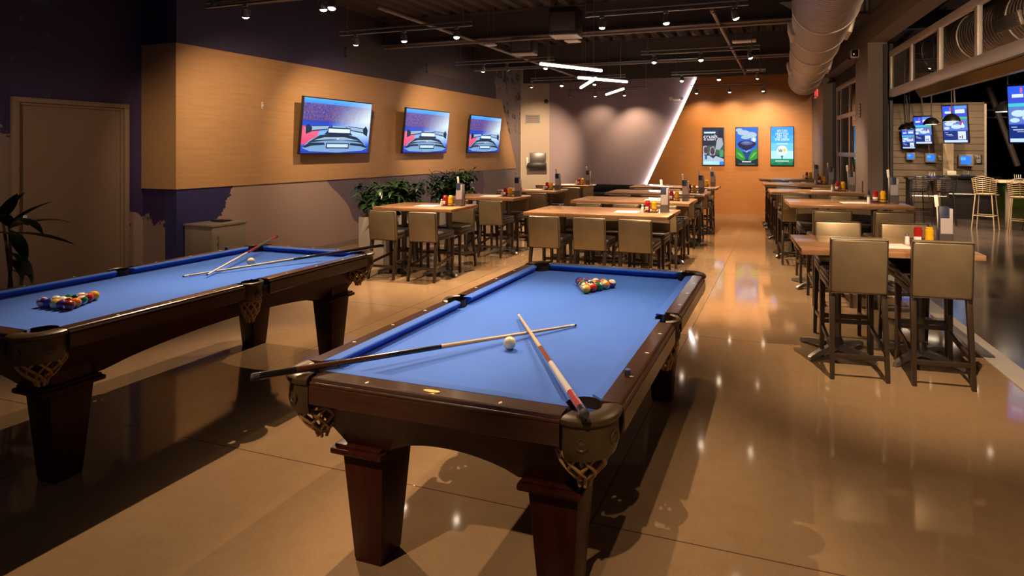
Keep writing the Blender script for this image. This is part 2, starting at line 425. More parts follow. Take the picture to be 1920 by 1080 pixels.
# sectional glass doors in the right wall
def sectional(name, s0, s1, rows, pitch, label, first):
    d = thing(name, label, 'glass door', (RA[0], RA[1], 0), RANG); d['kind'] = 'structure'
    x0, x1 = .245, .295
    zb, zt_ = rows[0], rows[-1]
    bm = bmesh.new()
    for i, z in enumerate(rows):
        h = .12 if i == 0 else .085
        box(bm, (.27, (s0+s1)/2, z+(h/2 if i == 0 else -h/2 if i == len(rows)-1 else 0)), (.05, s1-s0, h), .004)
    ss = [s1-.045]; s = s1-first
    while s > s0+.2: ss.append(s); s -= pitch
    ss.append(s0+.045)
    for s in ss: box(bm, (.27, s, (zb+zt_)/2), (.046, .075, zt_-zb), .004)
    obj('door_frame', bm, 'aluminium', d)
    bm = bmesh.new()
    for i, (a, b) in enumerate(zip(rows, rows[1:])):
        z0 = a+(.115 if i == 0 else .04); z1 = b-.04
        for q, r_ in zip(ss, ss[1:]): face(bm, [(.27, q-.03, z0), (.27, r_+.03, z0), (.27, r_+.03, z1), (.27, q-.03, z1)])
    obj('glass_panes', bm, 'pane_glass', d, smooth=False)
    return d
d = sectional('door_2', S0+.1, 3.90, [2.49, 3.17], 1.055, 'raised sectional glass door showing its bottom row of panes over the wide opening', 1.06)
bm = bmesh.new()
for s in (S1-.035,): box(bm, (.24, s, 1.66), (.06, .05, 3.3)); box(bm, (.31, s-.02, 1.66), (.05, .05, 3.3))
obj('door_track', bm, 'black', d)
bm = bmesh.new(); box(bm, (.30, S1-.11, 1.25), (.03, .03, 2.4)); obj('track_cable', bm, 'dark_steel', d)
d = sectional('door_3', S2+.06, 8.45, [.02, .82, 1.62, 2.42, 3.10], .98, 'closed sectional glass door in the farther opening of the right wall', .55)
bm = bmesh.new(); box(bm, (.24, S3-.05, 1.66), (.06, .06, 3.3)); obj('door_track', bm, 'black', d)
bm = bmesh.new(); box(bm, (.27, (S2+S3)/2, 3.23), (.04, S3-S2, .24)); obj('head_seal', bm, 'black', d)

# ================================================================== POOL TABLES
PW, PL, BED, RT = 1.118, 2.235, .79, .83
def arc(cx, cy, r, a0, a1, n):
    return [(cx+r*math.cos(math.radians(a0+(a1-a0)*i/n)), cy+r*math.sin(math.radians(a0+(a1-a0)*i/n))) for i in range(n+1)]
CCX, CCY = .560, 1.130          # corner pocket axis
def make_pool(label, loc):
    T = thing('pool_table', label, 'pool table', loc, 0, 'pool tables')
    # bed cloth with pocket cut-outs
    a, b = PW/2+.045, PL/2+.045; px_, py_ = PW/2+.018, PL/2+.018; r = .060
    q = math.degrees(math.asin((b-py_)/r))
    pts = []
    quad = [(px_, -py_, 180+q, 90-q)]
    pts += arc(px_, -py_, r, 180+q, 90-q, 10)                 # lower right corner bite
    sx = PW/2+.062; w = math.degrees(math.acos((a-sx)/.058)) ; pts += [(sx+.058*math.cos(math.radians(t)), .058*math.sin(math.radians(t))) for t in [-w-(360-2*w)*i/10 for i in range(11)]]
    pts += arc(px_, py_, r, 270+q, 180-q, 10)
    left = [(-x_, -y_) for x_, y_ in pts]
    bm = bmesh.new(); prism(bm, pts+left, BED-.03, BED); obj('playing_cloth', bm, 'cloth', T, smooth=False)
    # rails
    wood_prof = [(.048, .792), (.048, .8335), (.112, .8335), (.118, .831), (.121, .826), (.123, .821), (.129, .8205), (.1325, .817), (.1325, .812), (.129, .809), (.135, .805), (.135, .737), (.128, .732), (.110, .732), (.110, .792)]
    cush_prof = [(0, .8265), (.004, .8315), (.014, .8335), (.048, .8345), (.048, .792), (.030, .792), (.006, .817)]
    def rail(kind, c0, c1, outw, base, w0, w1, mw, mc0, mc1, sights):
        """c0..c1 cushion nose span, w0..w1 wood span along the rail; outw: function (u, s, z) -> local point"""
        bm = bmesh.new(); loft(bm, [[outw(u, s, z) for u, z in wood_prof] for s in (w0, w1)])
        R = obj('rail', bm, mw, T, angle=10)
        bm = bmesh.new()
        def end(s, m_, u): return s+m_*u/.048
        loft(bm, [[outw(u, end(c0, mc0, u), z) for u, z in cush_prof], [outw(u, end(c1, mc1, u), z) for u, z in cush_prof]])
        obj('cushion', bm, 'cloth', R, angle=25)
        for s in sights:
            bm = bmesh.new()
            pts = [(0, -.0115), (.0066, 0), (0, .0115), (-.0066, 0)]
            face(bm, [outw(.0937+pu, s+ps, .8340) for ps, pu in pts]); obj('sight', bm, 'pearl', R, smooth=False)
        return R
    for sgn in (1, -1):
        f = lambda u, s, z, sg=sgn: (sg*(PW/2+u), s, z)
        for h in (1, -1):
            rail('long', h*.062, h*(PL/2-.082), f, 0, h*.098, h*1.085, 'cherry_rail', -h*.018, h*.040, [h*k*PL/8 for k in (1, 2, 3)])
    R_near = None
    for sgn in (-1, 1):
        f = lambda u, s, z, sg=sgn: (s, sg*(PL/2+u), z)
        R = rail('short', -(PW/2-.082), PW/2-.082, f, 0, -.515, .515, 'cherry_rail_x', -.040, .040, [-PW/4, PW/4] if sgn < 0 else [-PW/4, 0, PW/4])
        if sgn < 0:
            bm = bmesh.new(); lathe(bm, [(0, .0022), (.95, .0022), (1.0, 0)], 24, Mx=Matrix.Translation((0, -(PL/2+.088), .834)) @ Matrix.Diagonal((.036, .0115, 1, 1)))
            obj('nameplate', bm, 'brass', R)
    # pockets
    def pocket(cx, cy, amid, half, ro, ri, z_bot, corner):
        bm = bmesh.new(); n = 18
        Mx = Matrix.Translation((cx, cy, 0)) @ Matrix.Rotation(math.radians(amid), 4, 'Z')
        h = math.radians(half)
        prof = [(ri, .800), (ri, .831), (ri+.006, .836), (ri+(ro-ri)*.5, .838), (ro-.014, .836), (ro-.002, .829), (ro, .819), (ro-.004, .810), (ro-.012, .804), (ro-.012, .790), (ro-.010, .73), (ro-.016, z_bot+.018), (ro-.022, z_bot), (ro-.032, z_bot), (ro-.030, .790), (ro-.03, .80)]
        lathe(bm, prof+[prof[0]], n, Mx, 0, -h, h)
        # end caps of the leather wrap
        for s in (-h, h):
            vs = [Mx @ Vector((r_*math.cos(s), r_*math.sin(s), z_)) for r_, z_ in prof]
            bm.faces.new([bm.verts.new(v) for v in vs])
        # embossed round medallion
        for da in ((-30, 30) if corner else (0,)):
            A = math.radians(amid+da); c = Vector((cx+(ro-.011)*math.cos(A), cy+(ro-.011)*math.sin(A), .752))
            rot = Vector((math.cos(A), math.sin(A), 0)).to_track_quat('Z', 'Y').to_matrix().to_4x4()
            lathe(bm, [(.024, 0), (.024, .004), (.018, .005), (.016, .003), (.010, .003), (.006, .006), (0, .006)], 16, Matrix.Translation(c) @ rot)
        P = obj('pocket', bm, 'pocket_leather', T, angle=40)
        # inner lining
        bm = bmesh.new(); rl = ri+.004
        lathe(bm, [(rl, .832), (rl, .70), (rl*.85, .66)], 20, Matrix.Translation((cx, cy, 0)))
        obj('pocket_lining', bm, 'lining_leather', P)
        # woven leather net: crossing petals from a hoop down to a small ring
        bm = bmesh.new(); rt, rb, zt, zb = (ro-.030)*.92, .026, z_bot+.012, z_bot-.105
        if not corner: rt = .062
        def rad(t): return rt+(rb-rt)*t**1.9
        k = 9
        for i in range(k):
            for sg in (1, -1):
                ps = []; 
                for j in range(9):
                    t = j/8; an = 2*PI*i/k+sg*t*1.15
                    ps.append((cx+rad(t)*math.cos(an)*(1+.02*sg), cy+rad(t)*math.sin(an)*(1+.02*sg), zt+(zb-zt)*t))
                tube(bm, ps, .0066, 6)
        for t in (0, 1): tube(bm, [(cx+rad(t)*math.cos(2*PI*j/20), cy+rad(t)*math.sin(2*PI*j/20), zt+(zb-zt)*t) for j in range(20)], .006, 6, closed=True)
        for i in range(6):
            an = 2*PI*i/6; tube(bm, [(cx+rb*math.cos(an), cy+rb*math.sin(an), zb), (cx+rb*.7*math.cos(an), cy+rb*.7*math.sin(an), zb-.028)], .007, 6)
        obj('net', bm, 'net_leather', P)
    for sx_ in (1, -1):
        for sy_ in (1, -1):
            am = math.degrees(math.atan2(sy_, sx_))
            pocket(sx_*CCX, sy_*CCY, am, 62, .134, .062, .690, True)
        pocket(sx_*.628, 0, 0 if sx_ > 0 else 180, 80, .080, .054, .695, False)
    # cabinet: flared aprons with a shallow arch between the legs, slate under the cloth
    bm = bmesh.new()
    def apron(L1, L2, legx, place, th=.03):
        top = .738; n = 12
        out = [(-L1, top), (-L2, .52), (-legx, .505)]
        out += [(-legx+2*legx*i/n, .505+.082*(1-(2*i/n-1)**2)**.8) for i in range(1, n)]
        out += [(legx, .505), (L2, .52), (L1, top)]
        A = [place(u, z, 0) for u, z in out]; B = [place(u, z, th) for u, z in out]
        va = [bm.verts.new(p) for p in A]; vb = [bm.verts.new(p) for p in B]; k = len(out)
        bm.faces.new(va); bm.faces.new(vb[::-1])
        for i in range(k): bm.faces.new((va[i], vb[i], vb[(i+1) % k], va[(i+1) % k]))
    def sl(z): return (.738-z)/.22          # 0 top .. 1 bottom
    for sg in (1, -1):
        apron(.575, .480, .285, lambda u, z, o_, s=sg: (u, s*(1.205-.120*sl(z)-o_), z))
        apron(1.205, 1.085, .80, lambda u, z, o_, s=sg: (s*(.575-.095*sl(z)-o_), u, z))
    box(bm, (0, 0, .745), (1.2, 2.3, .028)); 
    obj('cabinet', bm, 'cherry', T, angle=30)
    # legs
    for sx_ in (1, -1):
        for sy_ in (1, -1):
            cx, cy = sx_*.4175, sy_*.97
            bm = bmesh.new()
            frustum(bm, (cx, cy, 0), (.126, .126), (cx, cy, .012), (.126, .126)); frustum(bm, (cx, cy, .012), (.132, .132), (cx, cy, .478), (.198, .198), r=.004)
            lg = obj('leg', bm, 'cherry', T, angle=30)
            bm = bmesh.new()
            box(bm, (cx, cy, .488), (.250, .290, .026), .009); box(bm, (cx, cy, .507), (.222, .262, .016), .005); box(bm, (cx, cy, .545), (.185, .185, .075))
            obj('leg_cap', bm, 'cherry', lg, angle=30)
    return T
P2 = make_pool('blue-felt pool table nearest the camera, with cues crossed beside its cue ball', (-1.219, 3.0545, 0))
P1 = dup(P2, (-4.028, 3.0245, 0), 0, 'blue-felt pool table on the left, near the taupe door')

# balls: local origin at the ball centre
BR = .0286
BC = {1: (.80, .42, .02), 2: (.02, .05, .35), 3: (.55, .03, .02), 4: (.10, .03, .22), 5: (.80, .22, .03), 6: (.01, .17, .08), 7: (.22, .02, .02), 8: (.01, .01, .012)}
NAMES = {1: 'yellow', 2: 'blue', 3: 'red', 4: 'purple', 5: 'orange', 6: 'green', 7: 'maroon', 8: 'black'}
BMAT = {}
for k in range(1, 16):
    c = BC[k if k < 9 else k-8]
    m = mat('ball_paint', c, .12, coat=.4); t = NT(m); vec, x, y, z = t.xyz()
    disc = t.math('GREATER_THAN', t.math('ABSOLUTE', y), .93*BR)
    col = t.mix(disc, c, (.85, .80, .68))
    if k > 8: col = t.mix(t.math('GREATER_THAN', t.math('ABSOLUTE', z), .55*BR), col, (.82, .76, .60))
    t.col(col); BMAT[k] = m
def ball_mesh(m):
    bm = bmesh.new(); bmesh.ops.create_uvsphere(bm, u_segments=32, v_segments=18, radius=BR)
    me = bpy.data.meshes.new('ball'); bm.to_mesh(me); bm.free(); me.materials.append(m); me.polygons.foreach_set('use_smooth', [True]*len(me.polygons)); return me
BMESH = {k: ball_mesh(BMAT[k]) for k in BMAT}
NUMBER = {}
def number_mesh(k):
    bm = text_bm(str(k), .016)
    for v in bm.verts:
        x_, z_ = v.co.x, v.co.y
        v.co = Vector((x_, -math.sqrt(max(BR*BR-x_*x_-z_*z_, 0))-.00015, z_))
    me = bpy.data.meshes.new('number'); bm.to_mesh(me); bm.free(); me.materials.append(MATS['black']); return me
ORD = ['first', 'second', 'third', 'fourth', 'fifth']
def rack(apex, dirn, order, tname):
    """rows run from the apex ball along dirn (+1: away from the camera)"""
    i = 0
    for row in range(5):
        for c in range(row+1):
            k = order[i]; i += 1
            p = (apex[0]+(c-row/2)*2*BR*1.003, apex[1]+dirn*row*BR*1.738, BED+BR)
            o = bpy.data.objects.new('billiard_ball', BMESH[k]); COL.objects.link(o); o.location = p
            o.rotation_euler = (random.uniform(-1.2, .4), random.uniform(-.9, .9), random.uniform(-.9, .9))
            if k not in NUMBER: NUMBER[k] = number_mesh(k)
            nn = bpy.data.objects.new('number', NUMBER[k]); COL.objects.link(nn); nn.parent = o
            kind = ('solid %s' % NAMES[k]) if k < 9 else ('%s-striped' % NAMES[k-8])
            tag(o, '%s ball %s on the %s pool table' % (kind, 'leading the triangle' if row == 0 else 'in the triangle', tname), 'pool ball', 'racked balls on the %s pool table' % tname)
rack((-1.213, 3.584), 1, [1, 11, 3, 14, 8, 6, 7, 10, 15, 13, 2, 4, 9, 5, 12], 'right')
rack((-4.027, 2.468), -1, [1, 11, 3, 6, 8, 14, 13, 10, 15, 5, 12, 2, 9, 4, 7], 'left')
for nm, p, m_ in (('right', (-1.208, 2.465), 'right'), ('left', (-4.064, 3.62), 'left')):
    bm = bmesh.new(); bmesh.ops.create_uvsphere(bm, u_segments=32, v_segments=18, radius=BR*1.02)
    o = obj('cue_ball', bm, 'ivory', angle=180, loc=(p[0], p[1], BED+BR*1.02)); tag(o, 'ivory cue ball lying beside the crossed cues on the %s pool table' % nm, 'cue ball')
# cues
def cue(tip, butt, label, segs):
    """segs: list of (name, material, t0, t1) from tip to butt"""
    tip, butt = Vector(tip), Vector(butt); d = butt-tip; L = d.length
    r = lambda t: .0062+(.0145-.0062)*t**1.1
    root = thing('pool_cue', label, 'pool cue', tip, 0, 'pool cues lying on the tables', rot=d.to_track_quat('Z', 'Y').to_euler())
    for nm, mm, t0, t1 in segs:
        bm = bmesh.new(); n = 6
        prof = [(0, t0*L)]+[(r(t0+(t1-t0)*i/n), (t0+(t1-t0)*i/n)*L) for i in range(n+1)]+[(0, t1*L)]
        if nm == 'bumper': prof[-1:] = [(r(t1)*.7, t1*L+.006), (0, t1*L+.006)]
        lathe(bm, prof, 14); obj(nm, bm, mm, root, angle=50)
    return root
DK = [('tip', 'chalk_wrap', 0, .008), ('ferrule', 'ferrule', .008, .025), ('shaft', 'maple', .025, .50), ('collar', 'cue_navy', .50, .52), ('forearm', 'cue_black', .52, .66), ('wrap', 'cue_brown', .66, .90), ('butt', 'cue_black', .90, .985), ('bumper', 'rubber', .985, 1)]
WT = [('tip', 'chalk_wrap', 0, .008), ('ferrule', 'ferrule', .008, .025), ('shaft', 'maple', .025, .46), ('collar', 'black', .46, .47), ('forearm', 'cue_inlay', .47, .62), ('wrap', 'cue_white', .62, .86), ('butt', 'cue_red', .86, .96), ('end_cap', 'black_gloss', .96, .988), ('bumper', 'rubber', .988, 1)]
RD = [('tip', 'chalk_wrap', 0, .008), ('ferrule', 'ferrule', .008, .025), ('shaft', 'cue_white', .025, .50), ('forearm', 'cue_red', .50, .66), ('wrap', 'dark_steel', .66, .88), ('butt', 'cue_red', .88, .97), ('bumper', 'rubber', .97, 1)]
cue((-1.034, 2.89, .7985), (-1.888, 1.688, .864), 'black-butted cue running off the near left corner of the right pool table', DK)
cue((-1.383, 2.93, .812), (-.600, 1.762, .874), 'white-handled cue with red band resting in the near right pocket of the right pool table', WT)
cue((-4.133, 3.107, .7985), (-3.40, 4.395, .863), 'black-butted cue reaching over the far right corner of the left pool table', DK)
cue((-3.965, 3.163, .81), (-4.62, 4.40, .885), 'red and white cue reaching over the far left pocket of the left pool table', RD)
for p, lb, rz in (((-.582, 2.225, RT+.0155), 'dark-wrapped chalk cube on the right rail of the right pool table', .2), ((-4.675, 3.915, RT+.0155), 'blue chalk cube on the far rail of the left pool table', .5)):
    c = thing('chalk_cube', lb, 'chalk', p, rz, 'chalk cubes on the rails')
    bm = bmesh.new(); box(bm, (0, 0, -.001), (.0225, .0225, .022), .001); obj('wrapper', bm, 'chalk_wrap' if rz < .3 else 'blue_chalk', c)
    bm = bmesh.new(); lathe(bm, [(.0105, .010), (.0105, .0115), (.005, .0102), (0, .010)], 12); obj('chalk', bm, 'blue_chalk', c)

# ================================================================== TABLES AND STOOLS
def make_stool(name, label, seat_z, top_z):
    T = thing(name, label, 'bar stool')
    bm = bmesh.new()
    box(bm, (0, .035, seat_z-.035), (.415, .45, .07), .026, 3); box(bm, (0, .035, seat_z-.085), (.41, .445, .05), .006)
    obj('seat', bm, 'dark_leather', T)
    # upholstered back, slightly raked, with piped edges
    zb = seat_z-.125
    bm = bmesh.new(); tmp = bmesh.new(); H = top_z-zb
    box(tmp, (0, 0, H/2), (.405, .054, H), .023, 4)
    rake = Matrix.Translation((0, -.196, zb)) @ Matrix.Rotation(math.radians(4.5), 4, 'X')
    for v in tmp.verts:                                           # soft bulge of the outer panel
        k = max(0, 1-(v.co.x/.2)**4)*max(0, 1-((v.co.z-H/2)/(H/2))**4)
        if v.co.y < 0: v.co.y -= .012*k
    merge(bm, tmp, rake)
    bk = obj('backrest', bm, 'bronze_leather', T)
    bm = bmesh.new()
    for y in (-.026, .026):
        w, e = .197, .006
        tube(bm, [rake @ Vector(p) for p in ((-w, y, e), (w, y, e), (w, y, H-e), (-w, y, H-e))], .0045, 6, closed=True)
    obj('piping', bm, 'dark_leather', bk)
    zl = seat_z-.10
    for sx in (-1, 1):
        bm = bmesh.new(); frustum(bm, (sx*.190, .228, 0), (.030, .030), (sx*.185, .228, zl), (.040, .040), r=.003); obj('leg', bm, 'espresso', T)
        bm = bmesh.new(); frustum(bm, (sx*.192, -.262, 0), (.030, .032), (sx*.182, -.186, zl), (.040, .042), r=.003); obj('leg', bm, 'espresso', T)
    h1, h2, h3 = .23, .30, .17
    def yr(z): return -.262+(.076)*z/zl
    bm = bmesh.new(); box(bm, (0, .228, h2), (.36, .022, .034), .003); obj('stretcher', bm, 'espresso', T)
    bm = bmesh.new(); box(bm, (0, yr(h3), h3), (.36, .022, .034), .003); obj('stretcher', bm, 'espresso', T)
    for sx in (-1, 1):
        bm = bmesh.new(); loft(bm, [[(sx*.186+dx, y, z+dz) for dx, dz in ((-.011, -.016), (.011, -.016), (.011, .016), (-.011, .016))] for y, z in ((.215, h1+.03), (yr(h1)+.012, h1-.02))])
        obj('stretcher', bm, 'espresso', T)
    return T
def make_table(name, label, L, W, H, n_col):
    T = thing(name, label, 'high table')
    bm = bmesh.new(); box(bm, (0, 0, H-.0225), (L, W, .045), .004); obj('tabletop', bm, 'table_wood', T)
    bm = bmesh.new()
    for x in n_col: box(bm, (x, 0, H-.055), (.32, .32, .02), .003)
    obj('mounting_plates', bm, 'dark_steel', T)
    for x in n_col:
        bm = bmesh.new(); lathe(bm, [(.038, .055), (.038, H-.065)], 20, Matrix.Translation((x, 0, 0))); lathe(bm, [(.038, .14), (.055, .10), (.06, .05), (.0, .05)], 20, Matrix.Translation((x, 0, 0)))
        c = obj('column', bm, 'dark_steel', T)
        for k in range(4):
            a = math.radians(45+90*k); u = (math.cos(a), math.sin(a))
            bm = bmesh.new()
            secs = []
            for d, w, zb, zt in ((.03, .034, .035, .085), (.14, .030, .030, .075), (.27, .026, .020, .056), (.335, .024, .006, .040), (.36, .018, .006, .028)):
                secs.append([(x+u[0]*d-u[1]*ww, u[1]*d+u[0]*ww, z_) for ww, z_ in ((-w, zb), (w, zb), (w*.7, zt), (-w*.7, zt))])
            loft(bm, secs); tube(bm, [(x+u[0]*.335, u[1]*.335, 0), (x+u[0]*.335, u[1]*.335, .012)], .016, 10)
            obj('foot', bm, 'steel', c)
    return T
CS = make_stool('counter_stool', 'x', .635, .905)
BS = make_stool('bar_stool', 'x', .757, 1.055)
TL = make_table('high_table', 'x', 1.22, .76, .93, (-.36, .36))
TC = make_table('high_table', 'x', 1.85, .90, .93, (-.55, .55))
TR1 = make_table('high_table', 'x', 1.30, .82, .93, (-.32, .32))
TR = make_table('high_table', 'x', 1.36, .82, 1.06, (-.34, .34))
USED = {}
def place(proto, loc, rz, label, group):
    if id(proto) not in USED:
        USED[id(proto)] = 1; proto.location = loc; proto.rotation_euler = (0, 0, rz); proto['label'] = label
        if group: proto['group'] = group
        return proto
    return dup(proto, loc, rz, label, group)
# set of table-top goods, origin on the table surface
def make_caddy():
    T = thing('condiment_caddy', 'x', 'caddy')
    bm = bmesh.new(); box(bm, (0, 0, .006), (.17, .12, .012), .003); obj('tray', bm, 'black', T)
    bm = bmesh.new()
    tube(bm, [(-.08, -.055, .045), (.08, -.055, .045), (.08, .055, .045), (-.08, .055, .045)], .003, 6, closed=True)
    for x in (-.08, .08):
        for y in (-.055, .055): tube(bm, [(x, y, .01), (x, y, .045)], .003, 6)
    obj('guard_rail', bm, 'black', T)
    return T
def make_bottle(name, cm, capm):
    T = thing(name, 'x', 'condiment')
    bm = bmesh.new(); lathe(bm, [(0, 0), (.030, 0), (.033, .01), (.033, .06), (.030, .075), (.033, .09), (.032, .115), (.022, .125), (0, .125)], 18); obj('bottle', bm, cm, T)
    bm = bmesh.new(); lathe(bm, [(.027, .122), (.027, .134), (.024, .137), (0, .137)], 14); obj('cap', bm, capm, T)
    bm = bmesh.new(); lathe(bm, [(.0335, .02), (.0337, .06)], 18, a0=2.4, a1=5.2); obj('bottle_label', bm, 'white_plastic' if cm == 'red_plastic' else cm, T)
    return T
def make_shaker():
    T = thing('salt_shaker', 'x', 'shaker')
    bm = bmesh.new(); lathe(bm, [(0, 0), (.02, 0), (.021, .01), (.016, .07), (0, .07)], 12); obj('jar', bm, 'white_plastic', T)
    bm = bmesh.new(); lathe(bm, [(.0165, .068), (.0165, .085), (.01, .092), (0, .092)], 12); obj('lid', bm, 'steel', T)
    return T
def make_menus():
    T = thing('menu_holder', 'x', 'menu holder')
    bm = bmesh.new(); box(bm, (0, 0, .005), (.105, .10, .01), .002); box(bm, (0, .045, .08), (.10, .006, .16)); box(bm, (0, -.045, .05), (.10, .006, .10)); obj('holder', bm, 'dark_steel', T)
    bm = bmesh.new()
    for i in range(5): box(bm, (-.014+.002*i, -.026+.012*i, .165), (.072, .008, .31), .001)
    obj('navy_menus', bm, 'navy_card', T)
    bm = bmesh.new(); box(bm, (.036, .0, .157), (.022, .078, .292), .001); box(bm, (-.002, -.0385, .12), (.085, .004, .21)); obj('pale_menus', bm, 'grey_card', T)
    bm = bmesh.new(); tube(bm, [(-.03, .03, .02), (-.05, .035, .35)], .005, 6); box(bm, (0, 0, 0), (.030, .006, .10), .003, Mx=Matrix.Translation((-.052, .035, .36)) @ Matrix.Rotation(-.10, 4, 'Y')); obj('table_marker', bm, 'paper', T)
    return T
def make_paper():
    bm = bmesh.new(); box(bm, (0, 0, .0015), (.30, .21, .003)); box(bm, (.02, .01, .004), (.28, .20, .002), Mx=Matrix.Rotation(.12, 4, 'Z'))
    o = obj('paper_menu', bm, 'paper', smooth=False); tag(o, 'x', 'menu'); return o
CAD, KET, MUS, SAL, MEN, PAP = make_caddy(), make_bottle('ketchup_bottle', 'red_plastic', 'red_plastic'), make_bottle('mustard_bottle', 'yellow_plastic', 'yellow_plastic'), make_shaker(), make_menus(), make_paper()
ROWN = {'L': 'left', 'C': 'middle', 'R': 'right'}
def set_table(proto, row, idx, c, rz, L, W, H, chairs, stool, kx=.34, px=-.05, mirror=1):
    """chairs: list of (side, local x, local y, position words)"""
    rn = ROWN[row]; tn = '%s table of the %s row' % (['nearest', 'second', 'third', 'fourth', 'fifth'][idx], rn)
    place(proto, (c[0], c[1], 0), rz, 'wood-topped high table on dark pedestals, %s row, %s from the camera' % (rn, ['first', 'second', 'third', 'fourth', 'fifth'][idx]), 'high tables')
    ca, sa = math.cos(rz), math.sin(rz)
    def w(x, y, z=0): return (c[0]+x*ca-y*sa, c[1]+x*sa+y*ca, z)
    for side, x, y, wd, da in chairs:
        place(stool, w(x, y), rz+(0 if side == 'near' else PI)+da,
              'bronze-backed stool, %s of the %s side of the %s' % (wd, side, tn), 'stools at the %s row of high tables' % rn)
    cx = L/2-kx; h = H+.0005
    place(CAD, w(cx, .02, h), rz, 'black condiment caddy on the %s' % tn, 'condiment caddies')
    place(KET, w(cx-.042, .0, h+.0125), rz, 'red ketchup bottle on the %s' % tn, 'ketchup bottles')
    place(MUS, w(cx+.042, .0, h+.0125), rz, 'yellow mustard bottle on the %s' % tn, 'mustard bottles')
    place(SAL, w(cx-.115, .03, h), rz, 'small white shaker beside the caddy on the %s' % tn, 'white shakers')
    place(MEN, w(cx+.17, .04, h), rz, 'upright holder of navy menus on the %s' % tn, 'menu holders')
    place(PAP, w(cx-.30, px, h), rz+.05, 'white paper menu lying flat on the %s' % tn, 'paper menus')
def two(W, near, far, x=.31, jit=0):
    return [('near', -x, -W/2+near, 'left one', .0), ('near', x, -W/2+near, 'right one', .02), ('far', -x, W/2-far, 'left one', -.02), ('far', x, W/2-far, 'right one', .03)]
def three(W, near, far, x=.57):
    return [('near', -x-.01, -W/2+near, 'left one', .0), ('near', 0, -W/2+near, 'middle one', .02), ('near', x, -W/2+near, 'right one', -.02),
            ('far', -x, W/2-far, 'left one', .0), ('far', 0.02, W/2-far, 'middle one', -.02), ('far', x, W/2-far, 'right one', .02)]
for i, (c, rz) in enumerate((((-4.80, 7.15), .035), ((-4.78, 8.98), .03), ((-4.74, 10.72), .03), ((-4.72, 12.55), .03))):
    set_table(TL, 'L', i, c, rz, 1.22, .76, .93, two(.76, .02, .10, .30), CS, kx=.27)
for i, (c, rz) in enumerate((((-2.22, 7.25), 0), ((-2.25, 9.06), .005), ((-2.25, 10.88), 0), ((-2.25, 12.72), 0))):
    set_table(TC, 'C', i, c, rz, 1.85, .90, .93, three(.90, .08, .12), CS, kx=.30)
set_table(TR1, 'R', 0, (.735, 5.41), .095, 1.30, .82, .93, [('near', -.265, -.355, 'left one', .0), ('near', .30, -.37, 'right one', -.03), ('far', -.235, .27, 'left one', -.04), ('far', .335, .24, 'right one', .03)], BS, kx=.30, px=-.12)
for i, (c, rz) in enumerate((((.71, 7.96), .095), ((.44, 10.08), .09), ((.28, 12.1), .09), ((.12, 14.15), .09))):
    ch = two(.82, -.34, .06, .31) if i == 0 else two(.82, -.14, .06, .31)
    if i == 1: ch[0] = ('near', -.36, -.41-.12, 'left one', .03)
    set_table(TR, 'R', i+1, c, rz, 1.36, .82, 1.06, ch, BS, kx=.28)

# ================================================================== PLANTS AND CABINET BY THE LEFT WALL
def leaf(bm, base, az, el, ln, wd, droop, n=5, fold=.25):
    """a curved pointed leaf"""
    p = Vector(base); d = Vector((math.cos(az)*math.cos(el), math.sin(az)*math.cos(el), math.sin(el))); side = Vector((-math.sin(az), math.cos(az), 0))
    L_, R_, C_ = [], [], []
    for i in range(n+1):
        t = i/n; w = wd*math.sin(PI*min(.04+t*.96, 1))**.8*(1-.25*t)
        up = side.cross(d).normalized()*-1
        L_.append(bm.verts.new(p+side*w+up*w*fold*-1)); R_.append(bm.verts.new(p-side*w+up*w*fold*-1)); C_.append(bm.verts.new(p))
        e2 = el-droop*((i+1)/n); d = Vector((math.cos(az)*math.cos(e2), math.sin(az)*math.cos(e2), math.sin(e2))); p = p+d*ln/n
    for i in range(n):
        bm.faces.new((L_[i], C_[i], C_[i+1], L_[i+1])); bm.faces.new((C_[i], R_[i], R_[i+1], C_[i+1]))
def planter(label, loc, size, ph, seed, n):
    rnd = random.Random(seed)
    T = thing('planter', label, 'potted plant', loc, 0, 'planters with bushy plants')
    w, l, h = size
    bm = bmesh.new(); box(bm, (0, 0, h/2), (w, l, h), .006); obj('planter_box', bm, 'planter_grey', T)
    bm = bmesh.new(); box(bm, (0, 0, h+.004), (w-.05, l-.05, .01)); obj('soil', bm, 'soil', T)
    fm, sm = bmesh.new(), bmesh.new()
    for i in range(n):
        bx, by = rnd.uniform(-w*.36, w*.36), rnd.uniform(-l*.42, l*.42)
        az = rnd.uniform(0, 2*PI); lean = rnd.uniform(.05, .42); hh = rnd.uniform(.18, ph)
        top = Vector((bx+math.cos(az)*lean*.8, by+math.sin(az)*lean, h+hh))
        mid = Vector((bx+math.cos(az)*lean*.25, by+math.sin(az)*lean*.25, h+hh*.6))
        tube(sm, [(bx, by, h), mid, top], .0045, 5)
        for j in range(rnd.randint(9, 13)):
            t = rnd.uniform(.25, 1); q = Vector((bx, by, h)).lerp(mid, min(t*2, 1)) if t < .5 else mid.lerp(top, (t-.5)*2)
            leaf(fm, q, rnd.uniform(0, 2*PI), rnd.uniform(-.1, .9), rnd.uniform(.14, .24), rnd.uniform(.024, .042), rnd.uniform(.7, 1.7), 4)
    obj('foliage', fm, 'leaf', T, angle=80); obj('stems', sm, 'stem_green', T)
    return T
planter('grey planter with dense green foliage left of the nearest left-row table', (-5.78, 7.62, 0), (.44, .85, .72), .56, 3, 85)
planter('grey planter with dense green foliage behind the second left-row table', (-5.92, 9.75, 0), (.44, .85, .72), .64, 5, 85)
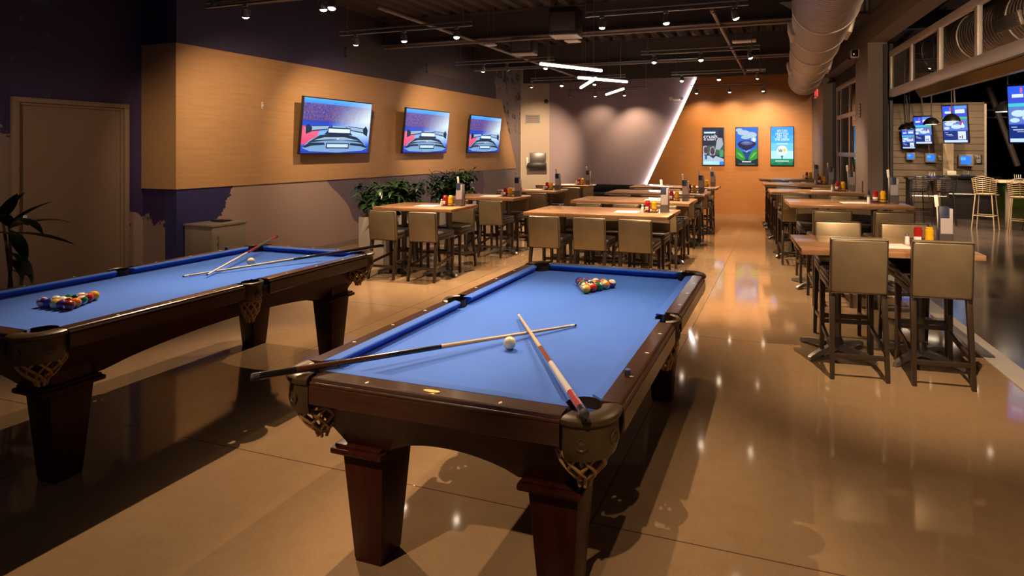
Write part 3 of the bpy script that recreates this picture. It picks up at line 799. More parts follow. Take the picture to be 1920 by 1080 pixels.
# tall plant at the left edge
T = thing('tall_plant', 'dark broad-leaved plant on a thin stalk at the left edge, before the taupe door', 'potted plant', (-6.72, 3.42, 0))
bm = bmesh.new(); lathe(bm, [(0, 0), (.15, 0), (.20, .38), (.185, .38), (.17, .34), (0, .34)], 24); obj('pot', bm, 'dark_steel', T)
bm = bmesh.new(); tube(bm, [(0, 0, .33), (.02, .01, .7), (.0, 0, 1.12)], [.014, .012, .009], 8); tube(bm, [(-.03, .05, .33), (-.14, .06, .8), (-.2, .05, 1.15)], [.014, .012, .009], 8); obj('stems', bm, 'soil', T)
bm = bmesh.new(); rnd = random.Random(12)
for az, el, ln, wd, dr, z, x in ((-.1, .55, .62, .055, 1.2, 1.05, 0), (.25, .15, .66, .05, .55, .96, 0), (-.3, -.1, .62, .06, .5, .98, .02), (.1, .0, .42, .045, 1.5, .78, .02), (-.2, .2, .36, .04, 1.3, .72, .02), (.05, .1, .30, .03, .5, .62, .02),
        (.5, .9, .4, .06, .7, 1.05, 0), (-.6, .8, .42, .06, .8, 1.02, -.02), (2.4, .5, .5, .055, 1.0, 1.0, 0), (3.4, .4, .5, .055, 1.1, .95, 0), (-1.4, .5, .5, .055, 1.1, .95, 0), (1.4, .6, .5, .055, 1.1, 1.0, 0), (-.1, 1.1, .36, .06, .6, 1.08, -.1), (.3, 1.0, .34, .06, .6, 1.12, -.18), (-.5, .7, .40, .05, .9, 1.1, -.2)):
    leaf(bm, (x, .01, z), az, el, ln, wd, dr, 7)
obj('foliage', bm, 'leaf_dark', T, angle=80)
bm = bmesh.new(); lathe(bm, [(0, 0), (.018, .006), (.014, .03), (0, .035)], 8, Matrix.Translation((.20, .02, 1.09))); obj('blossom', bm, 'white_plastic', T)
# metal cabinet against the wall
T = thing('metal_cabinet', 'low stainless cabinet against the left wall behind the left pool table', 'cabinet', (-7.20, 5.87, 0))
bm = bmesh.new(); box(bm, (0, 0, .37), (.48, .50, .70), .006); obj('body', bm, 'cabinet_metal', T)
bm = bmesh.new(); box(bm, (0, 0, .735), (.50, .52, .03), .005); obj('worktop', bm, 'cabinet_metal', T)
bm = bmesh.new(); box(bm, (.243, 0, .35), (.012, .47, .60), .004); dd = obj('cabinet_door', bm, 'cabinet_metal', T)
bm = bmesh.new(); tube(bm, [(.25, -.18, .50), (.275, -.18, .50), (.275, -.18, .60), (.25, -.18, .60)], .006, 6); obj('handle', bm, 'steel', dd)
bm = bmesh.new(); box(bm, (0, 0, .01), (.46, .48, .02)); obj('plinth', bm, 'black', T)
bm = bmesh.new(); box(bm, (-.02, .10, .7625), (.20, .16, .012), .002); o = obj('tray', bm, 'black', loc=(-7.20, 5.87, 0)); tag(o, 'small dark tray on the low stainless cabinet', 'tray')

# ================================================================== SCREENS
def layered(name, parent, layers, base, du, dv, dn, smooth=False):
    """layers: (list of polygons in 0..1 picture space, colour, strength); each stacked a hair further out"""
    bm = bmesh.new(); mats = []
    for i, (polys, colr, st) in enumerate(layers):
        nm = 'glow_%d_%d_%d_%d' % tuple(int(round(v*100)) for v in (*colr, st))
        mats.append(emis(nm, colr, st))
        for p in polys: face(bm, [Vector(base)+Vector(du)*u+Vector(dv)*v+Vector(dn)*(.0006*(i+1)) for u, v in p], i)
    return obj(name, bm, mats, parent, smooth='raw' if smooth else False)
def rect(a, b, c, d): return [(a, b), (c, b), (c, d), (a, d)]
def ell(cx, cy, rx, ry, n=20, a0=0, a1=360): return [(cx+rx*math.cos(math.radians(a0+(a1-a0)*i/n)), cy+ry*math.sin(math.radians(a0+(a1-a0)*i/n))) for i in range(n if a1-a0 == 360 else n+1)]
# racing picture: blurred crowd, bright haze and the tail of a car
m = mat('race_picture', (.01, .01, .01), .2, spec=.1); t = NT(m)
tc = t.n('ShaderNodeTexCoord'); sp = t.n('ShaderNodeSeparateXYZ'); t.l(tc.outputs['Object'], sp.inputs[0]); U, V = sp.outputs[1], sp.outputs[2]
mp = t.n('ShaderNodeMapping'); mp.inputs['Scale'].default_value = (1, 26, 18); t.l(tc.outputs['Object'], mp.inputs[0])
mp2 = t.n('ShaderNodeMapping'); mp2.inputs['Scale'].default_value = (1, 7, 3); t.l(tc.outputs['Object'], mp2.inputs[0])
nf = t.noise(mp.outputs[0], 1.6, 3, .6); nb = t.noise(mp2.outputs[0], 2.2, 3, .5)
crowd = t.ramp(nf, [(.36, (.01, .05, .42)), (.46, (.05, .05, .22)), (.52, (.30, .06, .06)), (.57, (.10, .06, .18)), (.66, (.04, .20, .80))])
vv = t.math('DIVIDE', V, .46)      # -1 .. 1 up the picture
uu = t.math('DIVIDE', U, .80)      # -1 .. 1 along the picture (towards the far end)
band = t.ramp(t.math('MULTIPLY_ADD', vv, .5, .5), [(0, (.01, .03, .32)), (.20, (.03, .12, .75)), (.38, (.20, .45, .90)), (.50, (.01, .07, .60)), (.60, (.02, .05, .38)), (.85, (.02, .16, .70)), (1, (.10, .45, .95))])
iscrowd = t.math('MULTIPLY', t.math('GREATER_THAN', vv, .18), t.math('LESS_THAN', vv, .78))
pic = t.mix(t.math('MULTIPLY', iscrowd, .9), band, crowd)
hz = t.n('ShaderNodeMapRange'); hz.inputs[1].default_value = -.1; hz.inputs[2].default_value = 1.1; t.l(t.math('ADD', uu, t.math('MULTIPLY', nb, .3)), hz.inputs[0])
hv = t.math('SUBTRACT', 1.0, t.math('MINIMUM', 1.0, t.math('ABSOLUTE', t.math('SUBTRACT', vv, t.math('MULTIPLY_ADD', uu, .45, -.1)))))
pic = t.mix(t.math('MULTIPLY', t.math('MULTIPLY', hz.outputs[0], hv), .95), pic, (.75, .92, 1.0))
redz = t.math('MULTIPLY', t.math('LESS_THAN', uu, t.math('MULTIPLY_ADD', nb, .6, -.85)), t.math('LESS_THAN', t.math('ABSOLUTE', t.math('ADD', vv, .35)), .32))
pic = t.mix(t.math('MULTIPLY', redz, .85), pic, (.85, .06, .08))
t.l(pic, t.b.inputs['Emission Color']); t.b.inputs['Emission Strength'].default_value = 1.25
TVW, TVH = 1.62, .93
def make_tv():
    T = thing('wall_television', 'x', 'television')
    bm = bmesh.new(); box(bm, (-.16, 0, 0), (.02, .42, .36), .003); box(bm, (-.08, 0, .05), (.16, .07, .07)); box(bm, (-.08, 0, -.12), (.14, .07, .05)); obj('wall_bracket', bm, 'dark_steel', T)
    tilt = Matrix.Rotation(math.radians(6), 4, 'Y')
    bm = bmesh.new(); box(bm, (.022, 0, 0), (.045, TVW, TVH), .005, Mx=tilt); obj('casing', bm, 'black', T)
    hy, hz_ = TVW/2-.016, TVH/2-.018
    bm = bmesh.new(); face(bm, [tilt @ Vector((.0452, y, z)) for y, z in ((-hy, -hz_), (hy, -hz_), (hy, hz_), (-hy, hz_))])
    S_ = obj('screen', bm, 'race_picture', T, smooth='raw')
    # the car's tail as seen on the screen
    B = tilt @ Vector((.0455, -hy, -hz_)); du = tilt @ Vector((0, 2*hy, 0)); dv = tilt @ Vector((0, 0, 2*hz_)); dn = tilt @ Vector((1, 0, 0))
    dk, md, lt, wh = (.012, .03, .07), (.06, .15, .28), (.35, .55, .75), (.85, .95, 1.0)
    body = [(.02, .10), (.10, .22), (.24, .31), (.42, .345), (.60, .345), (.78, .30), (.92, .20), (.98, .11), (.90, .06), (.5, .03), (.12, .05)]
    K = 1.16
    def sc(ps): return [[(x, y*K) for x, y in p] for p in ps]
    layers = [(sc([[(x, y-.02) for x, y in body]]), (.22, .42, .72), 1.), (sc([[(.08, .16), (.24, .285), (.42, .31), (.62, .31), (.80, .265), (.93, .15), (.8, .19), (.55, .215), (.3, .20)]]), dk, 1.),
              (sc([[(.16, .205), (.30, .255), (.60, .265), (.84, .21), (.70, .215), (.40, .225)]]), (.35, .52, .68), 1.),
              (sc([[(.30, .30), (.40, .44), (.62, .44), (.72, .30)]]), dk, 1.), (sc([[(.40, .42), (.62, .42), (.60, .445), (.42, .445)]]), (.30, .50, .70), 1.),
              (sc([[(.05, .33), (.34, .385), (.36, .44), (.10, .42), (.03, .40)], [(.95, .33), (.66, .385), (.64, .44), (.90, .42), (.97, .40)]]), (.36, .55, .75), 1.), (sc([[(.05, .33), (.34, .38), (.34, .395), (.08, .355)], [(.95, .33), (.66, .38), (.66, .395), (.92, .355)], [(.10, .42), (.36, .44), (.36, .45), (.10, .43)], [(.90, .42), (.64, .44), (.64, .45), (.90, .43)]]), dk, 1.),
              (sc([[(.05, .30), (.115, .335), (.13, .40), (.075, .46), (.04, .42)], [(.96, .29), (.90, .325), (.88, .40), (.925, .47), (.965, .40)]]), dk, 1.),
              (sc([rect(.345, .315, .685, .42)]), dk, 1.), (sc([rect(.355, .335, .675, .40)]), (.72, .86, 1.), 1.15),
              (sc([[(.02, .10), (.10, .165), (.30, .17), (.32, .135), (.14, .12), (.05, .085)], [(.98, .10), (.90, .155), (.70, .17), (.68, .135), (.86, .115), (.96, .085)]]), dk, 1.),
              (sc([rect(.335, .075, .675, .165)]), dk, 1.), (sc([rect(.35, .095, .66, .148)]), (.60, .78, .95), 1.1),
              (sc([ell(.50, .235, .018, .012, 12)]), wh, 1.)]
    layered('picture', S_, layers, B, du, dv, dn)
    return T
TV = make_tv()
for i, (y, wd) in enumerate(((8.18, 'nearest'), (10.82, 'middle'), (13.38, 'farthest'))):
    place(TV, (XP+.172, y, 2.112), 0, '%s of three wall televisions on the tan timber panel, showing a race car' % wd, 'televisions on the timber panel')
# portrait advertising screens on the far wall
def poster(label, cx):
    T = thing('poster_screen', label, 'screen', (cx, YB-.035, 1.815), 0, 'portrait screens on the far wall')
    bm = bmesh.new(); box(bm, (0, .012, 0), (.585, .046, 1.03), .004); obj('casing', bm, 'black', T)
    return T, Vector((-.277, -.0115, -.50)), Vector((.554, 0, 0)), Vector((0, 0, 1.0)), Vector((0, -1, 0))
def writing(parent, s, u, v, size, colr, st, B, du, dv, dn, width=None, bold=0, lift=.006):
    bm = text_bm(s, size)
    xs = [q.co.x for q in bm.verts]; wdt = max(xs)-min(xs)
    k = (width/wdt) if width else 1
    P = B+du*u+dv*v
    for q in bm.verts: q.co = P+du.normalized()*q.co.x*k+dv.normalized()*q.co.y+dn*lift
    return obj('lettering', bm, emis('glow_t_%d_%d_%d' % tuple(int(c*100) for c in colr), colr, st), parent, smooth=False)
T, B, du, dv, dn = poster('left portrait screen on the far wall with the word crush over a group of people', -1.832)
lay = [([rect(0, 0, 1, 1)], (.030, .035, .075), 1.), ([rect(0, .28, 1, .52)], (.05, .13, .09), 1.), ([[(.60, .42), (.80, .40), (.98, .55), (.92, .72), (.78, .78), (.66, .66)]], (.55, .60, .68), .8), ([[(.72, .74), (.90, .72), (.98, .92), (.85, .97), (.74, .88)]], (.02, .02, .05), 1.),
       ([[(.0, .28), (.16, .26), (.22, .42), (.16, .52), (.0, .50)], [(.32, .26), (.56, .26), (.62, .40), (.50, .50), (.34, .46)]], (.62, .58, .62), .8), ([ell(.13, .40, .09, .09), ell(.46, .37, .11, .10)], (.10, .05, .10), 1.),
       ([[(0, .06), (1, .06), (1, .16), (.62, .24), (.5, .17), (.30, .25), (.1, .24), (0, .30)]], (.55, .68, .85), .9), ([rect(.10, .15, .20, .28)], (.04, .12, .35), 1.), ([rect(.80, .22, .98, .40)], (.10, .42, .20), .9), ([rect(0, 0, .80, .10)], (.45, .80, .98), 1.1), ([rect(.80, 0, 1, .09)], (.03, .25, .85), 1.1), ([rect(.06, .05, .4, .07), rect(.05, .85, .60, .895)], (.55, .85, 1.), 1.2)]
pic = layered('picture', T, lay, B, du, dv, dn)
writing(pic, 'crush', .36, .765, .15, (1, 1, 1), 1.2, B, du, dv, dn, .36, lift=.009); writing(pic, 'it later!', .33, .685, .085, (1, 1, 1), 1.2, B, du, dv, dn, .31, lift=.009)
T, B, du, dv, dn = poster('middle portrait screen on the far wall showing a dark dome under blue sky and leaves', -.957)
lay = [([rect(0, 0, 1, 1)], (.015, .16, .72), 1.1), ([rect(0, 0, 1, .36)], (.01, .06, .28), 1.), ([ell(.35, .86, .28, .07), ell(.70, .80, .26, .08), ell(.45, .74, .22, .05), ell(.82, .68, .12, .08), ell(.15, .93, .16, .05)], (.55, .75, .95), .9), ([ell(.83, .67, .06, .05)], (.85, .92, 1.), 1.1),
       ([[(.06, .56), (.14, .48), (.34, .41), (.48, .385), (.66, .42), (.86, .50), (.95, .57), (.84, .62), (.60, .655), (.36, .655), (.16, .62)]], (.012, .018, .09), 1.), ([ell(.50, .585, .28, .055)], (.10, .14, .42), .9), ([ell(.48, .60, .16, .03)], (.22, .28, .55), .9),
       ([[(.30, .42), (.42, .36), (.56, .36), (.70, .42), (.6, .39), (.5, .33), (.40, .385)]], (.60, .65, .85), .8),
       ([[(0, .46), (.14, .43), (.30, .34), (.42, .22), (.46, .08), (.30, .12), (0, .14)], [(1, .46), (.86, .42), (.70, .34), (.60, .22), (.55, .08), (.72, .12), (1, .14)]], (.03, .30, .04), 1.1), ([[(.02, .34), (.2, .31), (.36, .20), (.30, .19), (.16, .25)], [(.98, .35), (.82, .32), (.64, .17), (.74, .19), (.88, .27)]], (.14, .55, .10), 1.1),
       ([[(0, 0), (1, 0), (1, .18), (.7, .11), (.5, .16), (.28, .11), (0, .2)]], (.008, .03, .03), 1.), ([rect(.28, .075, .70, .105)], (.75, .78, .85), 1.), ([rect(.12, .02, .88, .03)], (.35, .42, .5), .8)]
layered('picture', T, lay, B, du, dv, dn)
T, B, du, dv, dn = poster('right portrait screen on the far wall reading WE CAN HELP YOU GET TO THE GREEN', -.064)
lay = [([rect(0, .78, 1, 1)], (.03, .34, .90), 1.2), ([rect(0, .58, 1, .78)], (.06, .44, .95), 1.2), ([rect(0, .38, 1, .58)], (.16, .60, .98), 1.2), ([rect(0, .17, 1, .38)], (.45, .80, 1.), 1.2), ([rect(0, 0, 1, .17)], (.01, .32, .16), 1.), ([[(0, 0), (1, 0), (1, .10), (.85, .04), (.65, .09), (.4, .03), (.2, .08), (0, .03)]], (.008, .18, .07), 1.),
       ([[(.44, .26), (.56, .26), (.52, .17), (.52, .12), (.48, .12), (.48, .17)]], (.02, .25, .22), 1.), ([ell(.50, .385, .235, .13, 28)], (.95, .97, 1.), 1.2), ([ell(.50, .33, .19, .065, 20)], (.78, .84, .95), 1.1),
       ([[(.32, .43), (.36, .43), (.385, .38), (.41, .43), (.44, .43), (.465, .38), (.49, .43), (.53, .43), (.48, .345), (.445, .345), (.425, .39), (.40, .345), (.37, .345)]], (.06, .30, .05), 1.), ([ell(.60, .395, .055, .045, 18, -140, 140)], (.90, .62, .03), 1.2), ([rect(.2, .10, .8, .125), rect(.24, .55, .76, .575)], (.85, .95, .98), 1.)]
pic = layered('picture', T, lay, B, du, dv, dn)
for i, s in enumerate(('WE CAN', 'HELP YOU', 'GET TO', 'THE GREEN')): writing(pic, s, .5, .895-.075*i, .092, (1, 1, 1), 1.15, B, du, dv, dn, {0: .25, 1: .31, 2: .25, 3: .35}[i], lift=.009)

# ================================================================== WALL FITTINGS
def grille(label, loc, rz, w, h, slats=7, mm='taupe', fr='ceiling_steel'):
    T = thing('air_grille', label, 'vent', loc, rz)
    bm = bmesh.new()
    for z in (-h/2+.012, h/2-.012): box(bm, (0, -.012, z), (w, .024, .024))
    for x in (-w/2+.012, w/2-.012): box(bm, (x, -.012, 0), (.024, .024, h))
    obj('grille_frame', bm, fr, T)
    bm = bmesh.new()
    for i in range(slats): box(bm, (0, -.008, -h/2+h*(i+.5)/slats), (w-.04, .012, h/slats*.45))
    obj('slats', bm, fr, T); bm = bmesh.new(); box(bm, (0, -.002, 0), (w-.03, .003, h-.03)); obj('back_plate', bm, 'ceiling_paint', T)
    return T
grille('wide dark return-air grille high on the left wall, the nearer of two', (XP-.02, 9.30, 3.47), PI/2, 1.38, .17)
grille('wide dark return-air grille high on the left wall, the farther of two', (XP-.02, 11.82, 3.51), PI/2, 1.40, .19)
ANG = math.atan2(16.26-15.985, .81)
grille('small grey air grille on the beige wall in the far left corner', (-7.13, 16.095, 2.64), ANG, .46, .27, 9, fr='planter_grey')
for y, wd in ((6.836, 'left'), (9.346, 'right')):
    T = thing('wall_bracket', 'small metal wall stub on the tan panelling, %s of the nearest television' % wd, 'bracket', (XP, y, 2.385), 0, 'metal stubs on the tan panelling')
    bm = bmesh.new(); box(bm, (.004, 0, 0), (.008, .035, .10), .002); obj('plate', bm, 'white_plastic', T)
    bm = bmesh.new(); tube(bm, [(.006, 0, .03), (.03, 0, .03)], .008, 8); tube(bm, [(.006, 0, -.03), (.03, 0, -.03)], .008, 8); obj('pegs', bm, 'steel', T)
# black dispenser box on the beige wall
T = thing('wall_dispenser', 'black box-shaped dispenser with a shelf on the beige wall in the far left corner', 'dispenser', (-6.98, 16.145, 1.36), ANG)
bm = bmesh.new(); box(bm, (.0, -.10, .10), (.46, .20, .34), .012); obj('casing', bm, 'dark_steel', T)
bm = bmesh.new(); box(bm, (-.02, -.17, -.10), (.54, .34, .14), .012); obj('shelf_box', bm, 'black', T)
bm = bmesh.new(); box(bm, (-.30, -.14, .02), (.06, .12, .24), .01); obj('bottle', bm, 'white_plastic', T)
# cameras
def camera_unit(label, loc, rz):
    T = thing('security_camera', label, 'security camera', loc, rz)
    bm = bmesh.new(); lathe(bm, [(0, 0), (.06, 0), (.06, .035), (.045, .05), (0, .05)], 18, Matrix.Rotation(PI/2, 4, 'X')); obj('mount', bm, 'white_plastic', T)
    bm = bmesh.new(); bmesh.ops.create_uvsphere(bm, u_segments=20, v_segments=12, radius=.062); 
    for v in bm.verts: v.co += Vector((0, -.085, -.01))
    obj('dome', bm, 'black_gloss', T); return T
camera_unit('round security camera high on the beige corner wall', (-6.74, 16.225, 3.17), ANG)
T = thing('security_camera', 'white and black security camera high on the pillar between the glass doors', 'security camera', RW(4.78, -.001, 3.29), RANG-PI/2)
bm = bmesh.new(); box(bm, (0, -.06, 0), (.13, .12, .13), .02); obj('body', bm, 'white_plastic', T)
bm = bmesh.new(); box(bm, (.055, -.065, .0), (.05, .10, .115), .015); obj('visor', bm, 'black_gloss', T)
bm = bmesh.new(); tube(bm, [(-.05, -.08, -.03), (-.12, -.12, -.06)], .028, 10); obj('lens', bm, 'black', T)
T = thing('switch_panel', 'slim black switch plate with four white buttons on the pillar', 'switch', RW(4.66, 0, 2.35), RANG-PI/2)
bm = bmesh.new(); box(bm, (0, -.006, 0), (.085, .012, .22), .003); obj('plate', bm, 'black', T)
for k in range(4):
    bm = bmesh.new(); box(bm, (0, -.014, -.075+.05*k), (.035, .006, .02), .002); obj('button', bm, 'white_plastic', T)
# exit sign
T = thing('exit_sign', 'red lit EXIT sign high in the far right corner, turned side-on', 'exit sign', RW(9.55, -.045, 3.08), RANG)
bm = bmesh.new(); box(bm, (.02, 0, 0), (.045, .34, .22), .004); obj('housing', bm, 'exit_face', T)
bm = text_bm('EXIT', .15)
for v in bm.verts: v.co = Vector((-.004, -v.co.x*.85, v.co.y))
obj('lettering', bm, 'exit_red', T, smooth=False)
bm = bmesh.new()
for z in (-.095, .095): box(bm, (-.002, 0, z), (.004, .32, .016))
box(bm, (.02, -.171, .01), (.03, .003, .17)); obj('red_edge', bm, 'exit_red', T)
bm = bmesh.new(); tube(bm, [(.02, 0, .11), (.02, 0, .18), (.045, 0, .18)], .01, 6); obj('arm', bm, 'white_plastic', T)
# emergency light with two heads
T = thing('emergency_light', 'white twin-headed emergency light on the grey part of the far wall', 'emergency light', (-2.85, YB+.06, 3.14), 0)
bm = bmesh.new(); box(bm, (0, -.04, 0), (.20, .08, .09), .02); obj('housing', bm, 'white_plastic', T)
for s in (-1, 1):
    bm = bmesh.new(); lathe(bm, [(0, 0), (.035, .0), (.055, .05), (.05, .055), (0, .05)], 14, Matrix.Translation((s*.15, -.05, .01)) @ Matrix.Rotation(s*.6, 4, 'Y') @ Matrix.Rotation(PI*.55, 4, 'X')); obj('lamp_head', bm, 'white_plastic', T)
# low black upholstered bench behind the tables
T = thing('bench', 'long low black bench against the grey far wall behind the middle row', 'bench', (-4.35, 15.15, 0))
bm = bmesh.new(); box(bm, (0, 0, .52), (2.2, .62, .10), .03); obj('seat', bm, 'black', T)
bm = bmesh.new(); box(bm, (0, .27, .66), (2.2, .08, .24), .03); obj('backrest', bm, 'black', T)
bm = bmesh.new(); box(bm, (0, .0, .24), (2.1, .55, .46)); obj('base', bm, 'black', T)

# ================================================================== CEILING FITTINGS AND LAMPS
ZT = 3.36
HEAD = None
WARM = (1., .68, .40)
def track(label, x0, x1, y, heads, z=ZT, power=170):
    """heads: list of (x, target xyz or None when off, power factor)"""
    T = thing('track_light', label, 'track lighting', (x0, y, z), 0, 'track lights under the ceiling')
    L = x1-x0
    bm = bmesh.new(); box(bm, (L/2, 0, 0), (L, .035, .022), .003); obj('track', bm, 'track_metal', T)
    bm = bmesh.new(); tube(bm, [(0, 0, .055), (L, 0, .055)], .014, 8); obj('support_pipe', bm, 'track_metal', T)
    for x in (.12, L-.12):
        bm = bmesh.new(); tube(bm, [(x, 0, .01), (x, 0, ZC-z)], .007, 6); box(bm, (x, 0, .03), (.03, .04, .07), .004); obj('hanger', bm, 'track_metal', T)
    for hx, tg, pf, *cone in heads:
        x = hx-x0
        tgt = Vector(tg) if tg else Vector((hx+.5, y+.4, 2.6))
        hp = Vector((hx, y, z-.105)); d = (tgt-hp).normalized(); hd = (d*.55+Vector((0, 0, -.6))).normalized(); q = hd.to_track_quat('-Z', 'Y').to_matrix().to_4x4()
        Mx = Matrix.Translation((x, 0, -.105)) @ q
        bm = bmesh.new(); box(bm, (x, 0, -.02), (.06, .03, .03), .003); tube(bm, [(x, 0, -.02), (x, 0, -.06)], .008, 6)
        box(bm, (0, 0, .03), (.10, .012, .012), Mx=Mx)
        for sx in (-1, 1): box(bm, (sx*.048, 0, .005), (.006, .014, .06), Mx=Mx)
        lathe(bm, [(0, .055), (.022, .055), (.028, .035), (.040, .0), (.042, -.045), (.038, -.045), (.030, -.015)], 16, Mx)
        h = obj('lamp_head', bm, 'track_metal', T, angle=50)
        bm = bmesh.new(); lathe(bm, [(.037, -.040), (.034, -.052), (.022, -.062), (0, -.066)], 14, Mx); obj('bulb', bm, 'bulb' if tg else 'bulb_off', h)
        if tg: spot(T, hp+hd*.08, tgt, power*pf, cone[0] if cone else 76, .9, WARM, .014)
    return T
CXS = (-2.12, -1.33, -.54); LXS = (-5.77, -4.97, -4.15)
# over the pool tables, just out of the picture above
track('track of spotlights over the right pool table', -2.75, .25, 3.95, [(-2.45, (-1.45, 2.8, .8), 3.0, 48), (-1.6, (-2.1, 6.5, .75), 2.2, 60), (-.74, (-1.2, 3.4, .8), 1.6, 60), (.07, (-.75, 2.9, .8), .5, 48), (.18, (.1, 5.3, 0), 4.5, 70)])  # rightmost head is added to brighten the aisle floor
track('track of spotlights over the left pool table', -5.6, -3.9, 3.95, [(-5.3, (-4.55, 3.3, .8), 1.0, 56), (-4.38, (-2.5, 2.4, 0), 3.4, 70)])
track('added unseen track of spotlights above the near end of the room', -2.6, 1.5, -.2, [(-2.3, (-1.62, 1.8, .80), 2.2, 24), (-.3, (.75, 2.4, 0), 3.2, 56), (1.2, (1.5, 7.2, 2.5), 5.0, 52)])  # added out of view to brighten the near rail, floor and right wall
track('track of spotlights before the nearest right-row table', .1, 1.3, 3.6, [(.85, (.95, 5.2, .4), 3.2, 64)])
track('track of spotlights at the near left end of the room', -6.0, -4.4, .9, [(-5.2, (-8.0, 4.9, 1.1), 1.3, 40)])
track('spotlight track nearest the camera on the left, by the corner of the panelling', -6.35, -4.46, 5.05, [(-5.75, (-7.5, 7.0, 1.4), 1.5, 88), (-4.67, (-4.9, 6.4, .7), 2.6, 60), (-4.55, (-4.1, 3.9, .79), 1.4, 50)])
track('second spotlight track of the left line, above the nearest left-row table', -6.05, -3.92, 6.87, [(-5.774, (-7.4, 8.8, 1.5), 1.7, 90), (-4.971, (-4.9, 7.4, .9), 2.6, 76), (-4.148, (-3.6, 5.9, 0), 5.5, 78)])
track('third spotlight track of the left line, with one head turned off', -6.05, -4.0, 9.98, [(-5.443, (-7.4, 12.0, 1.7), 2.4, 90), (-4.938, None, 0), (-4.16, (-4.5, 9.4, .9), 3.0, 80)])
track('fourth spotlight track of the left line', -5.72, -3.40, 12.8, [(-5.70, (-6.95, 16.1, 1.7), 5.0, 48), (-4.931, (-5.0, 11.9, .9), 2.6, 76), (-4.13, (-4.2, 12.2, .9), 2.2, 76)])
track('farthest spotlight track of the left line, before the grey wall', -5.85, -3.44, 15.55, [(-5.75, None, 0), (-5.0, (-5.1, 16.26, 1.8), .28, 110), (-4.163, (-3.8, 16.26, 1.1), .75, 110)])
track('first spotlight track of the right line, above the near end of the middle row', -2.335, -.39, 6.87, [(-2.12, (-2.2, 7.4, .9), 2.4, 80), (-1.33, (-.8, 7.2, .3), 3.4, 84), (-.54, (1.35, 8.2, 1.2), 2.2, 54)])
track('second spotlight track of the right line', -2.35, -.385, 9.9, [(-2.12, (-2.2, 9.2, .9), 2.4, 80), (-1.33, (-.7, 8.8, .4), 4.0, 84), (-.54, (1.0, 10.7, 1.0), 2.0, 56)])
track('third spotlight track of the right line', -2.35, -.37, 12.75, [(-2.12, (-2.2, 12.0, .9), 2.4, 80), (-1.33, (-1.2, 11.8, .9), 2.4, 80), (-.54, (-.6, 16.2, 1.1), 4.2, 70)])
track('farthest spotlight track of the right line, before the orange wall', -2.35, -.40, 15.55, [(-2.20, (-2.0, 16.2, 1.1), 0.5, 130), (-1.35, (-1.3, 16.2, 1.1), 0.5, 130), (-.52, (-.35, 16.2, 1.0), 0.5, 130)])
track('added track of spotlights in the bays, lighting the siding', 2.6, 5.4, 14.9, [(3.1, (3.2, 17.5, 1.0), .8, 80), (4.0, (4.0, 17.5, 1.2), .9, 80), (4.9, (4.7, 17.5, 1.4), 1.4, 80)], z=3.7)  # track added to lift the dark siding
track('added track of spotlights in the bays, over the mesh stools', 2.6, 5.4, 11.9, [(3.4, (3.6, 14.6, .4), 1.0, 80), (4.4, (4.4, 14.4, .8), 1.1, 80)], z=3.7)  # second added bay track, brightens the counter and stools
# hanging light bars
def bar(label, a, b, z=2.95):
    a, b = Vector((*a, z)), Vector((*b, z)); c = (a+b)/2; L = (b-a).length; an = math.atan2(b.y-a.y, b.x-a.x)
    T = thing('light_bar', label, 'pendant light', c, an, 'hanging light bars')
    bm = bmesh.new(); box(bm, (0, 0, .022), (L, .035, .02), .003); obj('housing', bm, 'aluminium', T)
    bm = bmesh.new(); box(bm, (0, 0, -.006), (L, .045, .036), .008); obj('diffuser', bm, 'led', T)
    for s in (-1, 1):
        bm = bmesh.new(); wp = c+(b-a)*s*.36; zz = 3.75 if abs(wp.y-9.72) < .15 else ZC-.01; tube(bm, [(s*L*.36, 0, .03), (s*L*.36, 0, zz-z)], .0025, 5); obj('cable', bm, 'steel', T)
bar('longest hanging white light bar, uppermost of the four', (-3.314, 7.746), (-2.698, 8.72))
bar('second hanging white light bar, crossed by a shorter bar', (-3.333, 9.425), (-2.70, 10.29))
bar('short hanging white light bar crossing under the second bar', (-3.758, 10.782), (-3.03, 9.46), 2.93)
bar('lowest short hanging white light bar before the grey wall', (-3.758, 12.50), (-3.075, 11.425))
# pipes under the ceiling
def pipe(label, pts, r=.03, mm='pipe_paint', name='ceiling_pipe'):
    bm = bmesh.new(); tube(bm, pts, r, 10)
    for p, q in zip(pts, pts[1:]):
        for k in (.02, .5, .98):
            c = Vector(p).lerp(Vector(q), k); d = (Vector(q)-Vector(p)).normalized()*.03; tube(bm, [c-d, c+d], r*1.35, 10)
    return tag(obj(name, bm, mm), label, 'pipe')
pipe('pale pipe running away under the ceiling left of the light bars', [(-5.43, 6.9, 3.72), (-5.43, 15.9, 3.72)], .026)
pipe('pale pipe running away under the ceiling right of the light bars', [(-.98, 8.4, 3.70), (-.98, 16.0, 3.70)], .028)
pipe('pale pipe crossing the room under the nearer beam', [(-7.3, 9.45, 3.66), (1.0, 9.45, 3.66)], .022)
pipe('pale pipe crossing the room under the farther beam', [(-7.3, 12.95, 3.68), (.7, 12.95, 3.68)], .022)
